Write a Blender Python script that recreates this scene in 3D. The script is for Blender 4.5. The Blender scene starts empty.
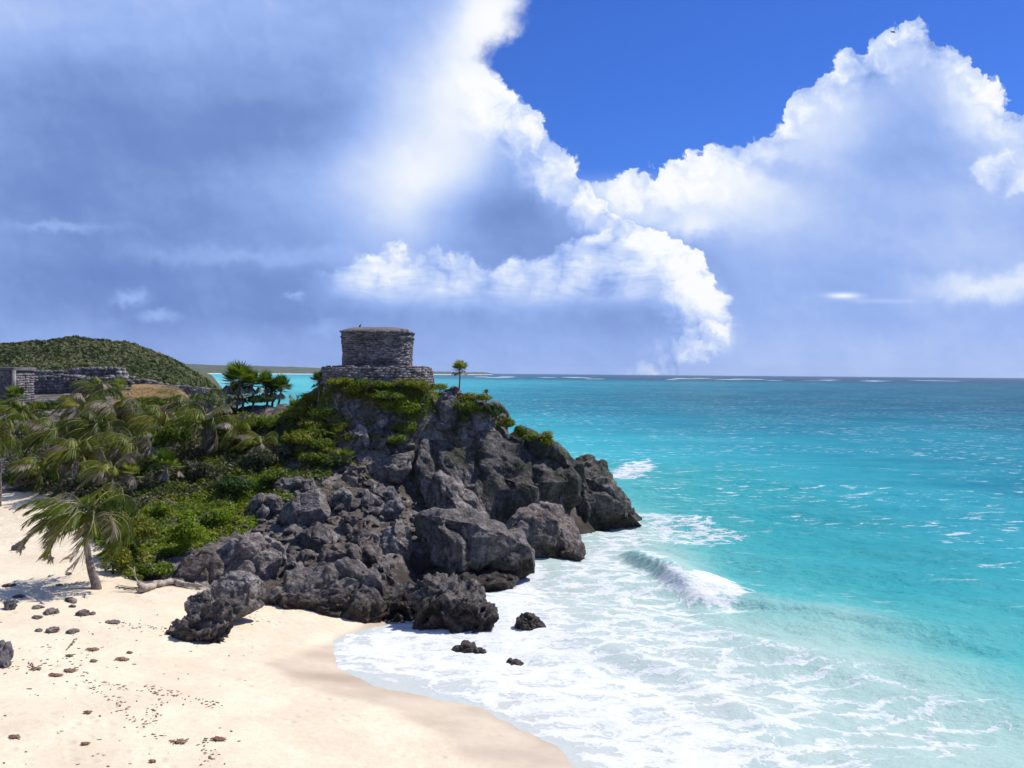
import bpy, math, random
import numpy as np
from mathutils import Matrix, Vector

random.seed(7)
rng = np.random.default_rng(11)
C = bpy.context.scene.collection
R = math.radians

# ------------------------------------------------------------------ camera
H = 13.0
cam_data = bpy.data.cameras.new("camera")
cam_data.lens = 35.0
cam_data.sensor_width = 36.0
cam_data.clip_start = 0.1
cam_data.clip_end = 60000.0
cam = bpy.data.objects.new("camera", cam_data)
C.objects.link(cam)
FPX = 1024 * 35.0 / 36.0
PITCH, ROLL = R(90 - 0.63), R(0.48)
CM = Matrix.Rotation(PITCH, 4, 'X') @ Matrix.Rotation(ROLL, 4, 'Z')
cam.matrix_world = Matrix.Translation((0, 0, H)) @ CM
bpy.context.scene.camera = cam
CR = np.array(CM.to_3x3())

# ------------------------------------------------------------------ light
SUN_AZ_X, SUN_AZ_Y, SUN_EL = 0.90, 0.436, R(56)
sv = Vector((SUN_AZ_X * math.cos(SUN_EL), SUN_AZ_Y * math.cos(SUN_EL), math.sin(SUN_EL)))
sun_d = bpy.data.lights.new("sun", 'SUN')
sun_d.energy = 4.6
sun_d.angle = R(0.53)
sun_d.color = (1.0, 0.955, 0.88)
sun = bpy.data.objects.new("sun", sun_d)
sun.rotation_euler = sv.to_track_quat('Z', 'Y').to_euler()
sun.location = (60, 40, 90)
C.objects.link(sun)

sc = bpy.context.scene
sc.view_settings.view_transform = 'Standard'
sc.view_settings.look = 'None'
sc.view_settings.exposure = 0.25
sc.view_settings.gamma = 1
sc.view_settings.use_curve_mapping = False
sc.cycles.max_bounces = 6
sc.cycles.transparent_max_bounces = 8
sc.cycles.caustics_reflective = False
sc.cycles.caustics_refractive = False
EXPO = 2 ** 0.25


# ------------------------------------------------------------------ node helpers
def s2l(c):
    out = []
    for v in c:
        v = v / 255.0
        out.append(v / 12.92 if v <= 0.04045 else ((v + 0.055) / 1.055) ** 2.4)
    return out


class NV:
    """a value socket with arithmetic"""
    def __init__(s, nt, sock): s.nt, s.s = nt, sock

    def _m(s, op, *a, clamp=False):
        n = s.nt.nodes.new('ShaderNodeMath'); n.operation = op; n.use_clamp = clamp
        for i, v in enumerate((s,) + a):
            if isinstance(v, NV): s.nt.links.new(v.s, n.inputs[i])
            else: n.inputs[i].default_value = v
        return NV(s.nt, n.outputs[0])

    def __add__(s, o): return s._m('ADD', o)
    __radd__ = __add__
    def __sub__(s, o): return s._m('SUBTRACT', o)
    def __rsub__(s, o): return (s * -1.0) + o
    def __mul__(s, o): return s._m('MULTIPLY', o)
    __rmul__ = __mul__
    def __truediv__(s, o): return s._m('DIVIDE', o)
    def max(s, o): return s._m('MAXIMUM', o)
    def min(s, o): return s._m('MINIMUM', o)
    def abs(s): return s._m('ABSOLUTE')
    def exp(s): return s._m('EXPONENT')
    def pow(s, o): return s._m('POWER', o)
    def clamp(s): return s._m('ADD', 0.0, clamp=True)

    def sm(s, a, b, lo=0.0, hi=1.0, kind='SMOOTHSTEP'):
        n = s.nt.nodes.new('ShaderNodeMapRange'); n.interpolation_type = kind
        s.nt.links.new(s.s, n.inputs[0])
        for i, v in enumerate((a, b, lo, hi)): n.inputs[1 + i].default_value = v
        return NV(s.nt, n.outputs[0])

    def curve(s, pts, x0, x1, y0, y1):
        """float curve through pts given in user units"""
        n = s.nt.nodes.new('ShaderNodeFloatCurve')
        m = n.mapping; cv = m.curves[0]
        P = [((x - x0) / (x1 - x0), (y - y0) / (y1 - y0)) for x, y in pts]
        while len(cv.points) < len(P): cv.points.new(0.5, 0.5)
        for p, (x, y) in zip(cv.points, P):
            p.location = (x, y); p.handle_type = 'VECTOR'
        m.update()
        t = (s - x0) * (1.0 / (x1 - x0))
        s.nt.links.new(t.clamp().s, n.inputs['Value'])
        return NV(s.nt, n.outputs[0]) * (y1 - y0) + y0


def comb(nt, x, y, z=0.0):
    n = nt.nodes.new('ShaderNodeCombineXYZ')
    for i, v in enumerate((x, y, z)):
        if isinstance(v, NV): nt.links.new(v.s, n.inputs[i])
        else: n.inputs[i].default_value = v
    return n.outputs[0]


def noise(nt, vec, scale, detail=4, rough=0.5, dist=0.0, out='Fac', w=None, lac=2.0, dim='3D'):
    n = nt.nodes.new('ShaderNodeTexNoise'); n.noise_dimensions = dim
    n.inputs['Scale'].default_value = scale
    n.inputs['Detail'].default_value = detail
    n.inputs['Roughness'].default_value = rough
    n.inputs['Distortion'].default_value = dist
    n.inputs['Lacunarity'].default_value = lac
    if vec is not None: nt.links.new(vec, n.inputs['Vector'])
    return n.outputs[out] if out == 'Color' else NV(nt, n.outputs[0])


def voro(nt, vec, scale, feature='F1', smooth=0.5, detail=0.0, rand=1.0, out='Distance', dim='3D'):
    n = nt.nodes.new('ShaderNodeTexVoronoi'); n.feature = feature; n.voronoi_dimensions = dim
    n.inputs['Scale'].default_value = scale
    n.inputs['Detail'].default_value = detail
    n.inputs['Randomness'].default_value = rand
    if feature == 'SMOOTH_F1': n.inputs['Smoothness'].default_value = smooth
    if vec is not None: nt.links.new(vec, n.inputs['Vector'])
    return NV(nt, n.outputs[out]) if out == 'Distance' else n.outputs[out]


def sepv(nt, sock):
    n = nt.nodes.new('ShaderNodeSeparateXYZ'); nt.links.new(sock, n.inputs[0])
    return [NV(nt, o) for o in n.outputs]


def mixc(nt, fac, a, b, mode='MIX'):
    n = nt.nodes.new('ShaderNodeMix'); n.data_type = 'RGBA'; n.blend_type = mode
    n.clamp_factor = True
    if isinstance(fac, NV): nt.links.new(fac.s, n.inputs[0])
    else: n.inputs[0].default_value = fac
    for i, v in ((6, a), (7, b)):
        if isinstance(v, (tuple, list)): n.inputs[i].default_value = (*v[:3], 1)
        else: nt.links.new(v, n.inputs[i])
    return n.outputs[2]


def ramp(nt, fac, stops):
    n = nt.nodes.new('ShaderNodeValToRGB'); cr = n.color_ramp
    while len(cr.elements) < len(stops): cr.elements.new(0.5)
    for e, (p, c) in zip(cr.elements, stops):
        e.position = p; e.color = (*c[:3], 1)
    nt.links.new(fac.s, n.inputs[0])
    return n.outputs[0]


# ------------------------------------------------------------------ sky
def build_world():
    w = bpy.data.worlds.new("World"); bpy.context.scene.world = w
    w.use_nodes = True
    nt = w.node_tree
    for n in list(nt.nodes): nt.nodes.remove(n)
    out = nt.nodes.new('ShaderNodeOutputWorld')
    bg = nt.nodes.new('ShaderNodeBackground')
    nt.links.new(bg.outputs[0], out.inputs[0])
    sky = nt.nodes.new('ShaderNodeTexSky'); sky.sky_type = 'NISHITA'
    sky.sun_disc = False
    sky.sun_elevation = SUN_EL
    sky.sun_rotation = math.atan2(SUN_AZ_X, SUN_AZ_Y)
    sky.altitude = 0; sky.air_density = 1.0; sky.dust_density = 0.15; sky.ozone_density = 3.0
    K = 0.10
    tc = nt.nodes.new('ShaderNodeTexCoord')
    d = sepv(nt, tc.outputs['Generated'])
    yy = d[1].abs().max(0.02)
    X = (d[0] / yy).max(-6.0).min(6.0) * 995.0 + 512.0
    Y = (d[2] / yy).max(-0.2).min(6.0) * -995.0 + (X - 512.0) * 0.0  + 373.0
    p0 = comb(nt, X * 0.01, Y * 0.01)
    # domain warp
    def n2(*a_, **k_): return noise(*a_, dim='2D', **k_)
    w1 = sepv(nt, n2(nt, p0, 1.1, 4, 0.5, out='Color'))
    w2 = sepv(nt, n2(nt, p0, 4.5, 6, 0.6, out='Color'))
    Xs = X + (w1[0] - 0.5) * 34.0
    Ys = Y + (w1[1] - 0.5) * 26.0
    Xw = X + (w1[0] - 0.5) * 16.0 + (w2[0] - 0.5) * 24.0
    Yw = Y + (w1[1] - 0.5) * 14.0 + (w2[1] - 0.5) * 24.0
    pw = comb(nt, Xw * 0.01, Yw * 0.01)
    puff = voro(nt, pw, 2.9, 'SMOOTH_F1', 0.22, 3.0, dim='2D')          # cauliflower lobes
    lob = (puff - 0.36) * -1.0
    puffb = voro(nt, comb(nt, Xw * 0.01 + 0.06, Yw * 0.01 - 0.07), 2.9, 'SMOOTH_F1', 0.22, 3.0, dim='2D')
    emb = puff - puffb                                         # relief towards the sun
    wisp = n2(nt, comb(nt, Xs * 0.004, Ys * 0.011), 1.6, 7, 0.55) - 0.5
    big = n2(nt, comb(nt, X * 0.0035, Y * 0.006), 1.4, 3, 0.45) - 0.5
    veil = n2(nt, comb(nt, X * 0.004 - Y * 0.003, Y * 0.003 + X * 0.001), 2.0, 4, 0.5) - 0.5
    # right cumulus: top outline
    top = Xw.curve([(440, 200), (540, 182), (600, 164), (640, 158), (700, 143), (755, 120), (780, 104), (790, 80), (815, 57),
                    (850, 38), (875, 18), (905, 8), (940, 14), (962, 40), (985, 70), (1010, 86), (1060, 70),
                    (1150, 20), (1300, 90), (1600, 60)], 400, 1600, -200, 400)
    hR = Yw - top + lob * 24.0
    aR = hR.sm(-1.0, 5.0)
    # left cloud: right outline
    edge = Yw.curve([(-400, 640), (-100, 560), (0, 526), (30, 516), (62, 488), (76, 498), (100, 534), (130, 555), (150, 576), (180, 592),
                     (200, 612), (222, 650), (240, 692), (260, 716), (285, 724), (310, 742), (335, 742), (350, 730), (372, 700)],
                    -400, 372, 300, 900)
    soft = Y.sm(60, 90)
    hL = edge - Xw + lob * 26.0 * soft
    aL = (hL * (soft * 0.75 + 0.25)).sm(-2.0, 6.0)
    alpha = aR.max(aL).max(Y.sm(165, 215))

    def blob(x, y, rx, ry, amp, ang=0.0, src=(Xw, Yw)):
        dx, dy = src[0] - x, src[1] - y
        if ang:
            c, s_ = math.cos(R(ang)), math.sin(R(ang))
            dx, dy = dx * c + dy * s_, dy * c - dx * s_
        q = (dx * (1.0 / rx)).pow(2.0) + (dy * (1.0 / ry)).pow(2.0)
        return (q * -1.0).exp() * amp
    S = (Xs, Ys)
    right = X.sm(600, 800) * Y.sm(230, 330, 1.0, 0.6)
    T = big * 0.16 + wisp * 0.12 + veil * 0.14 + 0.27 + right * 0.20
    T = T + blob(445, 120, 62, 125, 0.50, 14, S) + blob(498, 14, 40, 70, 0.50, 0, S) + blob(395, 190, 50, 50, 0.16, 0, S)
    T = T + blob(330, 190, 120, 45, 0.10, 0, S) + blob(60, 0, 190, 60, 0.22, 0, S) + blob(300, 20, 140, 60, 0.10, 0, S)
    T = T - blob(200, 115, 130, 40, 0.07, 0, S) - blob(110, 290, 150, 40, 0.05, 0, S) - blob(210, 318, 170, 20, 0.06, 0, S)
    T = T + blob(480, 300, 150, 14, 0.10) + blob(235, 258, 130, 9, 0.12)
    # bank of cloud lying low across the middle
    topB = Xw.curve([(200, 290), (300, 268), (345, 256), (360, 244), (400, 240), (416, 248), (450, 250), (500, 254), (540, 246), (560, 228), (600, 222), (760, 232), (900, 300)], 200, 900, 100, 400)
    hB = Yw - topB + lob * 18.0
    aB = hB.sm(-3, 12) * Y.sm(276, 316, 1.0, 0.0) * X.sm(300, 372) * X.sm(690, 760, 1.0, 0.0) * aL
    streak = n2(nt, comb(nt, Xs * 0.012, Ys * 0.07), 1.0, 4, 0.6) - 0.5
    T = T + aB * (lob * 0.35 + streak * 0.6 + 0.50)
    # bright diagonal flank of the left cloud
    rimL = hL.sm(16, 84, 1.0, 0.0) * Y.sm(60, 110) * aL
    T = (T + rimL * (lob * 0.65 + 0.66) * Y.sm(265, 325, 1.0, 0.32)).min(1.02)
    T = T - blob(485, 205, 46, 34, 0.14, 0, S)
    # right cloud
    rimR = hR.sm(2, 66, 1.0, 0.0) * aR * X.sm(560, 640)
    T = T + rimR * (lob * 0.6 + 0.42) * X.sm(800, 900, 1.0, 0.75)
    T = T + blob(700, 185, 100, 32, 0.38, -10) + blob(625, 190, 50, 34, 0.30) + blob(820, 115, 46, 44, 0.22) + blob(745, 212, 70, 24, 0.14)
    T = T + blob(985, 110, 46, 34, 0.34, 30) + blob(925, 45, 50, 34, 0.14)
    T = T - blob(780, 168, 40, 14, 0.20, 10) - blob(880, 150, 70, 40, 0.10, 0, S)
    crisp = blob(1010, 168, 44, 24, 1.0).sm(0.30, 0.50) * 0.42
    T = T + crisp * (lob + 0.9) + blob(980, 285, 60, 12, 0.30) + blob(1026, 272, 36, 10, 0.25) + blob(842, 293, 15, 2.8, 0.45, 0, (X, Y)) + blob(880, 298, 40, 2.5, 0.10, 0, (X, Y))
    T = T + blob(690, 225, 26, 12, 0.30) + blob(706, 300, 16, 18, 0.36) + blob(722, 328, 13, 16, 0.30)
    T = T + blob(130, 300, 18, 7, 0.24) + blob(60, 230, 50, 5, 0.14) + blob(158, 318, 20, 6, 0.20) + blob(295, 297, 7, 3, 0.16) + blob(325, 330, 22, 9, 0.10)
    T = T + emb * 0.55 * (rimL + rimR + crisp + 0.06)
    T = T + Y.sm(270, 385, 0.0, 0.13)
    cl = ramp(nt, T, [(0.0, s2l((92, 118, 188))), (0.22, s2l((117, 145, 207))), (0.42, s2l((154, 182, 241))),
                      (0.62, s2l((196, 214, 251))), (0.85, s2l((240, 246, 255))), (1.0, [0.98, 0.99, 1.0])])
    cs = nt.nodes.new('ShaderNodeVectorMath'); cs.operation = 'SCALE'; cs.inputs[3].default_value = 1.0 / K / EXPO
    nt.links.new(cl, cs.inputs[0])
    # clear air between the clouds
    tint = mixc(nt, 1.0, sky.outputs[0], (0.24, 0.46, 1.05), 'MULTIPLY')
    col = mixc(nt, alpha, tint, cs.outputs[0])
    nt.links.new(col, bg.inputs[0])
    bg.inputs[1].default_value = K
    w.cycles.sampling_method = 'MANUAL'
    w.cycles.sample_map_resolution = 512


build_world()


# ------------------------------------------------------------------ numpy noise
def _hash(ix, iy, iz, seed):
    with np.errstate(over='ignore'):
        h = (ix.astype(np.int64) * 374761393 + iy.astype(np.int64) * 668265263 + iz.astype(np.int64) * 2147483647 + seed * 1274126177) & 0xffffffff
        h = ((h ^ (h >> 13)) * 1274126177) & 0xffffffff
        h = h ^ (h >> 16)
        h = (h * 2246822519) & 0xffffffff
        h = h ^ (h >> 15)
    return h.astype(np.float64) / 4294967295.0


def vnoise(p, seed=0):
    i = np.floor(p); f = p - i; i = i.astype(np.int64)
    f = f * f * f * (f * (f * 6 - 15) + 10)
    r = 0
    for dx in (0, 1):
        for dy in (0, 1):
            for dz in (0, 1):
                w = (f[:, 0] if dx else 1 - f[:, 0]) * (f[:, 1] if dy else 1 - f[:, 1]) * (f[:, 2] if dz else 1 - f[:, 2])
                r = r + w * _hash(i[:, 0] + dx, i[:, 1] + dy, i[:, 2] + dz, seed)
    return r * 2 - 1


def fbm(p, octv=4, seed=0, gain=0.5):
    a, s, r = 1.0, 0.0, 0
    for k in range(octv):
        r = r + a * vnoise(p * (2.03 ** k) + 17.3 * k, seed + k); s += a; a *= gain
    return r / s


def ridged(p, octv=4, seed=0, gain=0.5):
    a, s, r = 1.0, 0.0, 0
    for k in range(octv):
        r = r + a * (1 - 2 * np.abs(vnoise(p * (2.03 ** k) + 9.1 * k, seed + k))); s += a; a *= gain
    return r / s


def cells(p, seed=0):
    """F1 and F2 cellular distances and the id of the nearest cell"""
    i = np.floor(p).astype(np.int64)
    f1 = np.full(len(p), 9.0); f2 = np.full(len(p), 9.0); cid = np.zeros(len(p))
    for dx in (-1, 0, 1):
        for dy in (-1, 0, 1):
            for dz in (-1, 0, 1):
                c = i + np.array([dx, dy, dz])
                q = np.stack([_hash(c[:, 0], c[:, 1], c[:, 2], seed + k) for k in (1, 2, 3)], 1) + c
                dd = np.linalg.norm(p - q, axis=1)
                idv = _hash(c[:, 0], c[:, 1], c[:, 2], seed + 9)
                m = dd < f1
                f2 = np.where(m, f1, np.minimum(f2, dd)); cid = np.where(m, idv, cid); f1 = np.where(m, dd, f1)
    return f1, f2, cid


# ------------------------------------------------------------------ pixels to places
def ray(px, py):
    v = np.array([(px - 512) / FPX, -(py - 384) / FPX, -1.0])
    return CR @ v


def at(px, py, d):
    v = ray(px, py)
    return np.array([0, 0, H]) + v * (d / v[1])


def onz(px, py, z):
    v = ray(px, py)
    return np.array([0, 0, H]) + v * ((z - H) / v[2])


def sstep(a, b, x):
    t = np.clip((x - a) / (b - a), 0, 1)
    return t * t * (3 - 2 * t)


# ------------------------------------------------------------------ object helpers
def props(o, label=None, cat=None, group=None, kind=None):
    if label: o['label'] = label
    if cat: o['category'] = cat
    if group: o['group'] = group
    if kind: o['kind'] = kind
    return o


def mesh_obj(name, verts, faces, mat, parent=None, smooth=False, attrs=None, matidx=None):
    me = bpy.data.meshes.new(name)
    verts = np.asarray(verts, dtype=np.float32)
    nv = len(verts)
    if isinstance(faces, np.ndarray):
        k = faces.shape[1]; nf = len(faces)
        me.vertices.add(nv); me.vertices.foreach_set('co', verts.ravel())
        me.loops.add(nf * k); me.loops.foreach_set('vertex_index', faces.astype(np.int32).ravel())
        me.polygons.add(nf)
        me.polygons.foreach_set('loop_start', np.arange(0, nf * k, k, dtype=np.int32))
        me.update(calc_edges=True)
    else:
        me.from_pydata([tuple(map(float, v)) for v in verts], [], [tuple(int(i) for i in f) for f in faces])
    if smooth:
        me.polygons.foreach_set('use_smooth', np.ones(len(me.polygons), dtype=bool))
    if attrs:
        for k_, v_ in attrs.items():
            dom = 'POINT' if len(v_) == nv else 'FACE'
            a = me.attributes.new(k_, 'FLOAT', dom)
            a.data.foreach_set('value', np.asarray(v_, dtype=np.float32))
    for m in (mat if isinstance(mat, (list, tuple)) else [mat]): me.materials.append(m)
    if matidx is not None: me.polygons.foreach_set('material_index', np.asarray(matidx, dtype=np.int32))
    me.validate()
    o = bpy.data.objects.new(name, me); C.objects.link(o)
    if parent is not None: o.parent = parent
    return o


def empty(name, loc, label, cat, group=None, rz=0.0):
    o = bpy.data.objects.new(name, None); C.objects.link(o)
    o.location = loc; o.rotation_euler = (0, 0, rz); o.empty_display_size = 0.3
    return props(o, label, cat, group)


# ------------------------------------------------------------------ materials
def new_mat(name):
    m = bpy.data.materials.new(name); m.use_nodes = True
    nt = m.node_tree
    for n in list(nt.nodes): nt.nodes.remove(n)
    out = nt.nodes.new('ShaderNodeOutputMaterial')
    b = nt.nodes.new('ShaderNodeBsdfPrincipled')
    nt.links.new(b.outputs[0], out.inputs[0])
    return m, nt, b, out


def gpos(nt):
    return nt.nodes.new('ShaderNodeNewGeometry').outputs['Position']


def opos(nt):
    return nt.nodes.new('ShaderNodeTexCoord').outputs['Object']


def attr(nt, name):
    n = nt.nodes.new('ShaderNodeAttribute'); n.attribute_name = name
    return NV(nt, n.outputs['Fac'])


def bump(nt, b, height, strength, dist):
    n = nt.nodes.new('ShaderNodeBump')
    n.inputs['Strength'].default_value = strength; n.inputs['Distance'].default_value = dist
    nt.links.new(height.s, n.inputs['Height'])
    nt.links.new(n.outputs[0], b.inputs['Normal'])
    return n


def rock_colour(nt, pos, warm=0.0):
    n1 = noise(nt, pos, 0.55, 3, 0.6)
    n2 = noise(nt, pos, 2.6, 6, 0.68)
    n3 = noise(nt, pos, 9.0, 3, 0.7)
    # rain streaks run down the faces
    xs_ = sepv(nt, pos)
    stq = noise(nt, comb(nt, xs_[0], xs_[1], xs_[2] * 0.22), 2.2, 4, 0.65)
    t = n1 * 0.40 + n2 * 0.60 + n3 * 0.30 + stq * 0.35 - 0.325
    col = ramp(nt, t, [(0.30, (0.038, 0.033, 0.030)), (0.42, (0.115, 0.100, 0.091)), (0.53, (0.235, 0.208, 0.190)),
                       (0.63, (0.41, 0.372, 0.345)), (0.76, (0.64, 0.60, 0.57))])
    col = mixc(nt, 1.0, col, (0.86, 0.86, 0.86), 'MULTIPLY')
    # iron brown and algae green stains
    st = n1.sm(0.54, 0.68)
    col = mixc(nt, st * 0.40, col, (0.12, 0.075, 0.045))
    return col, n2, n3


def mat_rock(name, wetz=1.0, dark=1.0, brown=0.0, moss=0.0):
    m, nt, b, out = new_mat(name)
    pos = gpos(nt)
    col, n2, n3 = rock_colour(nt, pos)
    z = sepv(nt, pos)[2]
    wj = n2
    wet = (z + (wj - 0.5) * 1.6).sm(wetz - 0.45, wetz + 0.5, 1.0, 0.0)
    wetc = mixc(nt, n2.sm(0.4, 0.6), (0.022, 0.017, 0.013), (0.085, 0.058, 0.038))
    col = mixc(nt, wet * 0.85, col, wetc)
    if moss:
        mg = noise(nt, pos, 0.5, 4, 0.65).sm(0.44, 0.60) * moss
        col = mixc(nt, mg, col, (0.035, 0.045, 0.018))
    oi = nt.nodes.new('ShaderNodeObjectInfo'); rv = NV(nt, oi.outputs['Random'])
    tone = rv.sm(0.0, 1.0, 0.62, 1.22, kind='LINEAR')
    col = mixc(nt, 1.0, col, comb(nt, tone, tone, tone), 'MULTIPLY')
    if dark != 1.0 or brown:
        col = mixc(nt, 1.0, col, (dark * (1 + brown), dark * (1 + brown * .4), dark), 'MULTIPLY')
    nt.links.new(col, b.inputs['Base Color'])
    nt.links.new((wet * -0.45 + 0.85).s, b.inputs['Roughness'])
    b.inputs['Specular IOR Level'].default_value = 0.3
    pit = voro(nt, pos, 3.2, 'F1')
    hgt = n2 * 1.0 + n3 * 0.5 + pit * 0.45
    bump(nt, b, hgt, 1.0, 0.28)
    return m


M_ROCK = mat_rock('rock_limestone')
M_ROCK_DARK = mat_rock('rock_sea_worn', wetz=1.2, dark=0.84)
M_ROCK_BROWN = mat_rock('rock_brown', wetz=0.9, dark=0.78, brown=0.16)
M_CLIFF = mat_rock('rock_cliff', wetz=1.2, dark=0.74, moss=0.7)
M_STONE_B = mat_rock('beach_stone', wetz=-3, dark=1.25, brown=0.1)
M_ROCK_WET = mat_rock('rock_wet', wetz=6.0, dark=0.8)


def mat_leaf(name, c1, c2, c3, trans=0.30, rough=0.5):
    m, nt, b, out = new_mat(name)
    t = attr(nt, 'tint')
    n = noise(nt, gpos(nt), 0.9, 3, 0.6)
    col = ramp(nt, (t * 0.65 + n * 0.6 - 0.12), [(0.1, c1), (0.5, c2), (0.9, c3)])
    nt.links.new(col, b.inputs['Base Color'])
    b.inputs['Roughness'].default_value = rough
    b.inputs['Specular IOR Level'].default_value = 0.2
    tr = nt.nodes.new('ShaderNodeBsdfTranslucent')
    nt.links.new(mixc(nt, 1.0, col, (1.3, 1.35, 0.6), 'MULTIPLY'), tr.inputs[0])
    mx = nt.nodes.new('ShaderNodeMixShader'); mx.inputs[0].default_value = trans
    nt.links.new(b.outputs[0], mx.inputs[1]); nt.links.new(tr.outputs[0], mx.inputs[2])
    nt.links.new(mx.outputs[0], out.inputs[0])
    return m


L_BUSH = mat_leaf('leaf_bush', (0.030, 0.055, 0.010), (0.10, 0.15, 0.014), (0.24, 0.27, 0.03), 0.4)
L_BRIGHT = mat_leaf('leaf_bright', (0.06, 0.10, 0.010), (0.16, 0.23, 0.014), (0.30, 0.36, 0.03), 0.4)
L_OLIVE = mat_leaf('leaf_olive', (0.065, 0.080, 0.010), (0.17, 0.185, 0.018), (0.32, 0.31, 0.05), 0.4)
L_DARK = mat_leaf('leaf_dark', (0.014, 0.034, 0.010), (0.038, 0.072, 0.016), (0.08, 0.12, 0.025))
L_GREY = mat_leaf('leaf_greygreen', (0.03, 0.04, 0.02), (0.075, 0.085, 0.045), (0.15, 0.15, 0.09))
L_PALM = mat_leaf('leaf_palm', (0.026, 0.050, 0.008), (0.095, 0.130, 0.012), (0.28, 0.27, 0.045), 0.35, 0.5)
L_PALMDRY = mat_leaf('leaf_palm_dry', (0.085, 0.068, 0.048), (0.21, 0.175, 0.13), (0.46, 0.41, 0.34), 0.2, 0.6)
L_FAN = mat_leaf('leaf_fan', (0.025, 0.06, 0.010), (0.075, 0.125, 0.016), (0.19, 0.24, 0.03), 0.25, 0.4)
L_FANY = mat_leaf('leaf_fan_yellow', (0.05, 0.08, 0.012), (0.14, 0.17, 0.022), (0.32, 0.33, 0.07), 0.3, 0.4)
L_HILL = mat_leaf('leaf_hill', (0.045, 0.062, 0.022), (0.080, 0.095, 0.034), (0.13, 0.13, 0.055), 0.2, 0.7)


def mat_plain(name, c1, c2, scale=3.0, rough=0.85, bmp=0.03, stretch=None):
    m, nt, b, out = new_mat(name)
    p = opos(nt)
    n = noise(nt, p, scale, 6, 0.65)
    nt.links.new(mixc(nt, n.sm(0.35, 0.65), c1, c2), b.inputs['Base Color'])
    b.inputs['Roughness'].default_value = rough
    bump(nt, b, n, 0.8, bmp)
    return m


M_BARK = mat_plain('bark', (0.10, 0.075, 0.06), (0.26, 0.21, 0.18), 5.0)
M_THATCH = mat_plain('thatch', (0.09, 0.072, 0.055), (0.24, 0.20, 0.16), 6.0)
M_DRIFT = mat_plain('driftwood', (0.20, 0.16, 0.12), (0.46, 0.40, 0.33), 4.0)
M_RIB = mat_plain('leaf_rib', (0.16, 0.13, 0.05), (0.34, 0.29, 0.16), 3.0)
M_TWIG = mat_plain('twig', (0.10, 0.08, 0.06), (0.22, 0.18, 0.14), 4.0)
M_WEED = mat_plain('seaweed', (0.13, 0.07, 0.04), (0.30, 0.18, 0.11), 8.0)
M_BIRD = mat_plain('bird_feather', (0.012, 0.012, 0.014), (0.03, 0.03, 0.034), 8.0)


def mat_stonework(name, c1, c2, c3, stain=0.5):
    m, nt, b, out = new_mat(name)
    t = attr(nt, 'tint'); pos = gpos(nt)
    n = noise(nt, pos, 1.1, 7, 0.65); f = noise(nt, pos, 7.0, 5, 0.7)
    col = ramp(nt, t * 0.34 + n * 0.7 + f * 0.35 - 0.2, [(0.22, c1), (0.5, c2), (0.8, c3)])
    col = mixc(nt, noise(nt, pos, 0.8, 5, 0.6, 0.5).sm(0.52, 0.66) * stain, col, (0.04, 0.042, 0.032))
    nt.links.new(col, b.inputs['Base Color']); b.inputs['Roughness'].default_value = 0.9
    bump(nt, b, f + n, 0.8, 0.06)
    return m


M_STONE = mat_stonework('temple_stone', (0.075, 0.065, 0.066), (0.165, 0.143, 0.142), (0.32, 0.285, 0.275))
M_STONE_W = mat_stonework('wall_stone', (0.06, 0.055, 0.055), (0.15, 0.135, 0.13), (0.36, 0.33, 0.31), 0.35)
M_PLASTER = mat_stonework('weathered_plaster', (0.08, 0.075, 0.075), (0.17, 0.155, 0.15), (0.32, 0.30, 0.28), 0.3)

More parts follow.
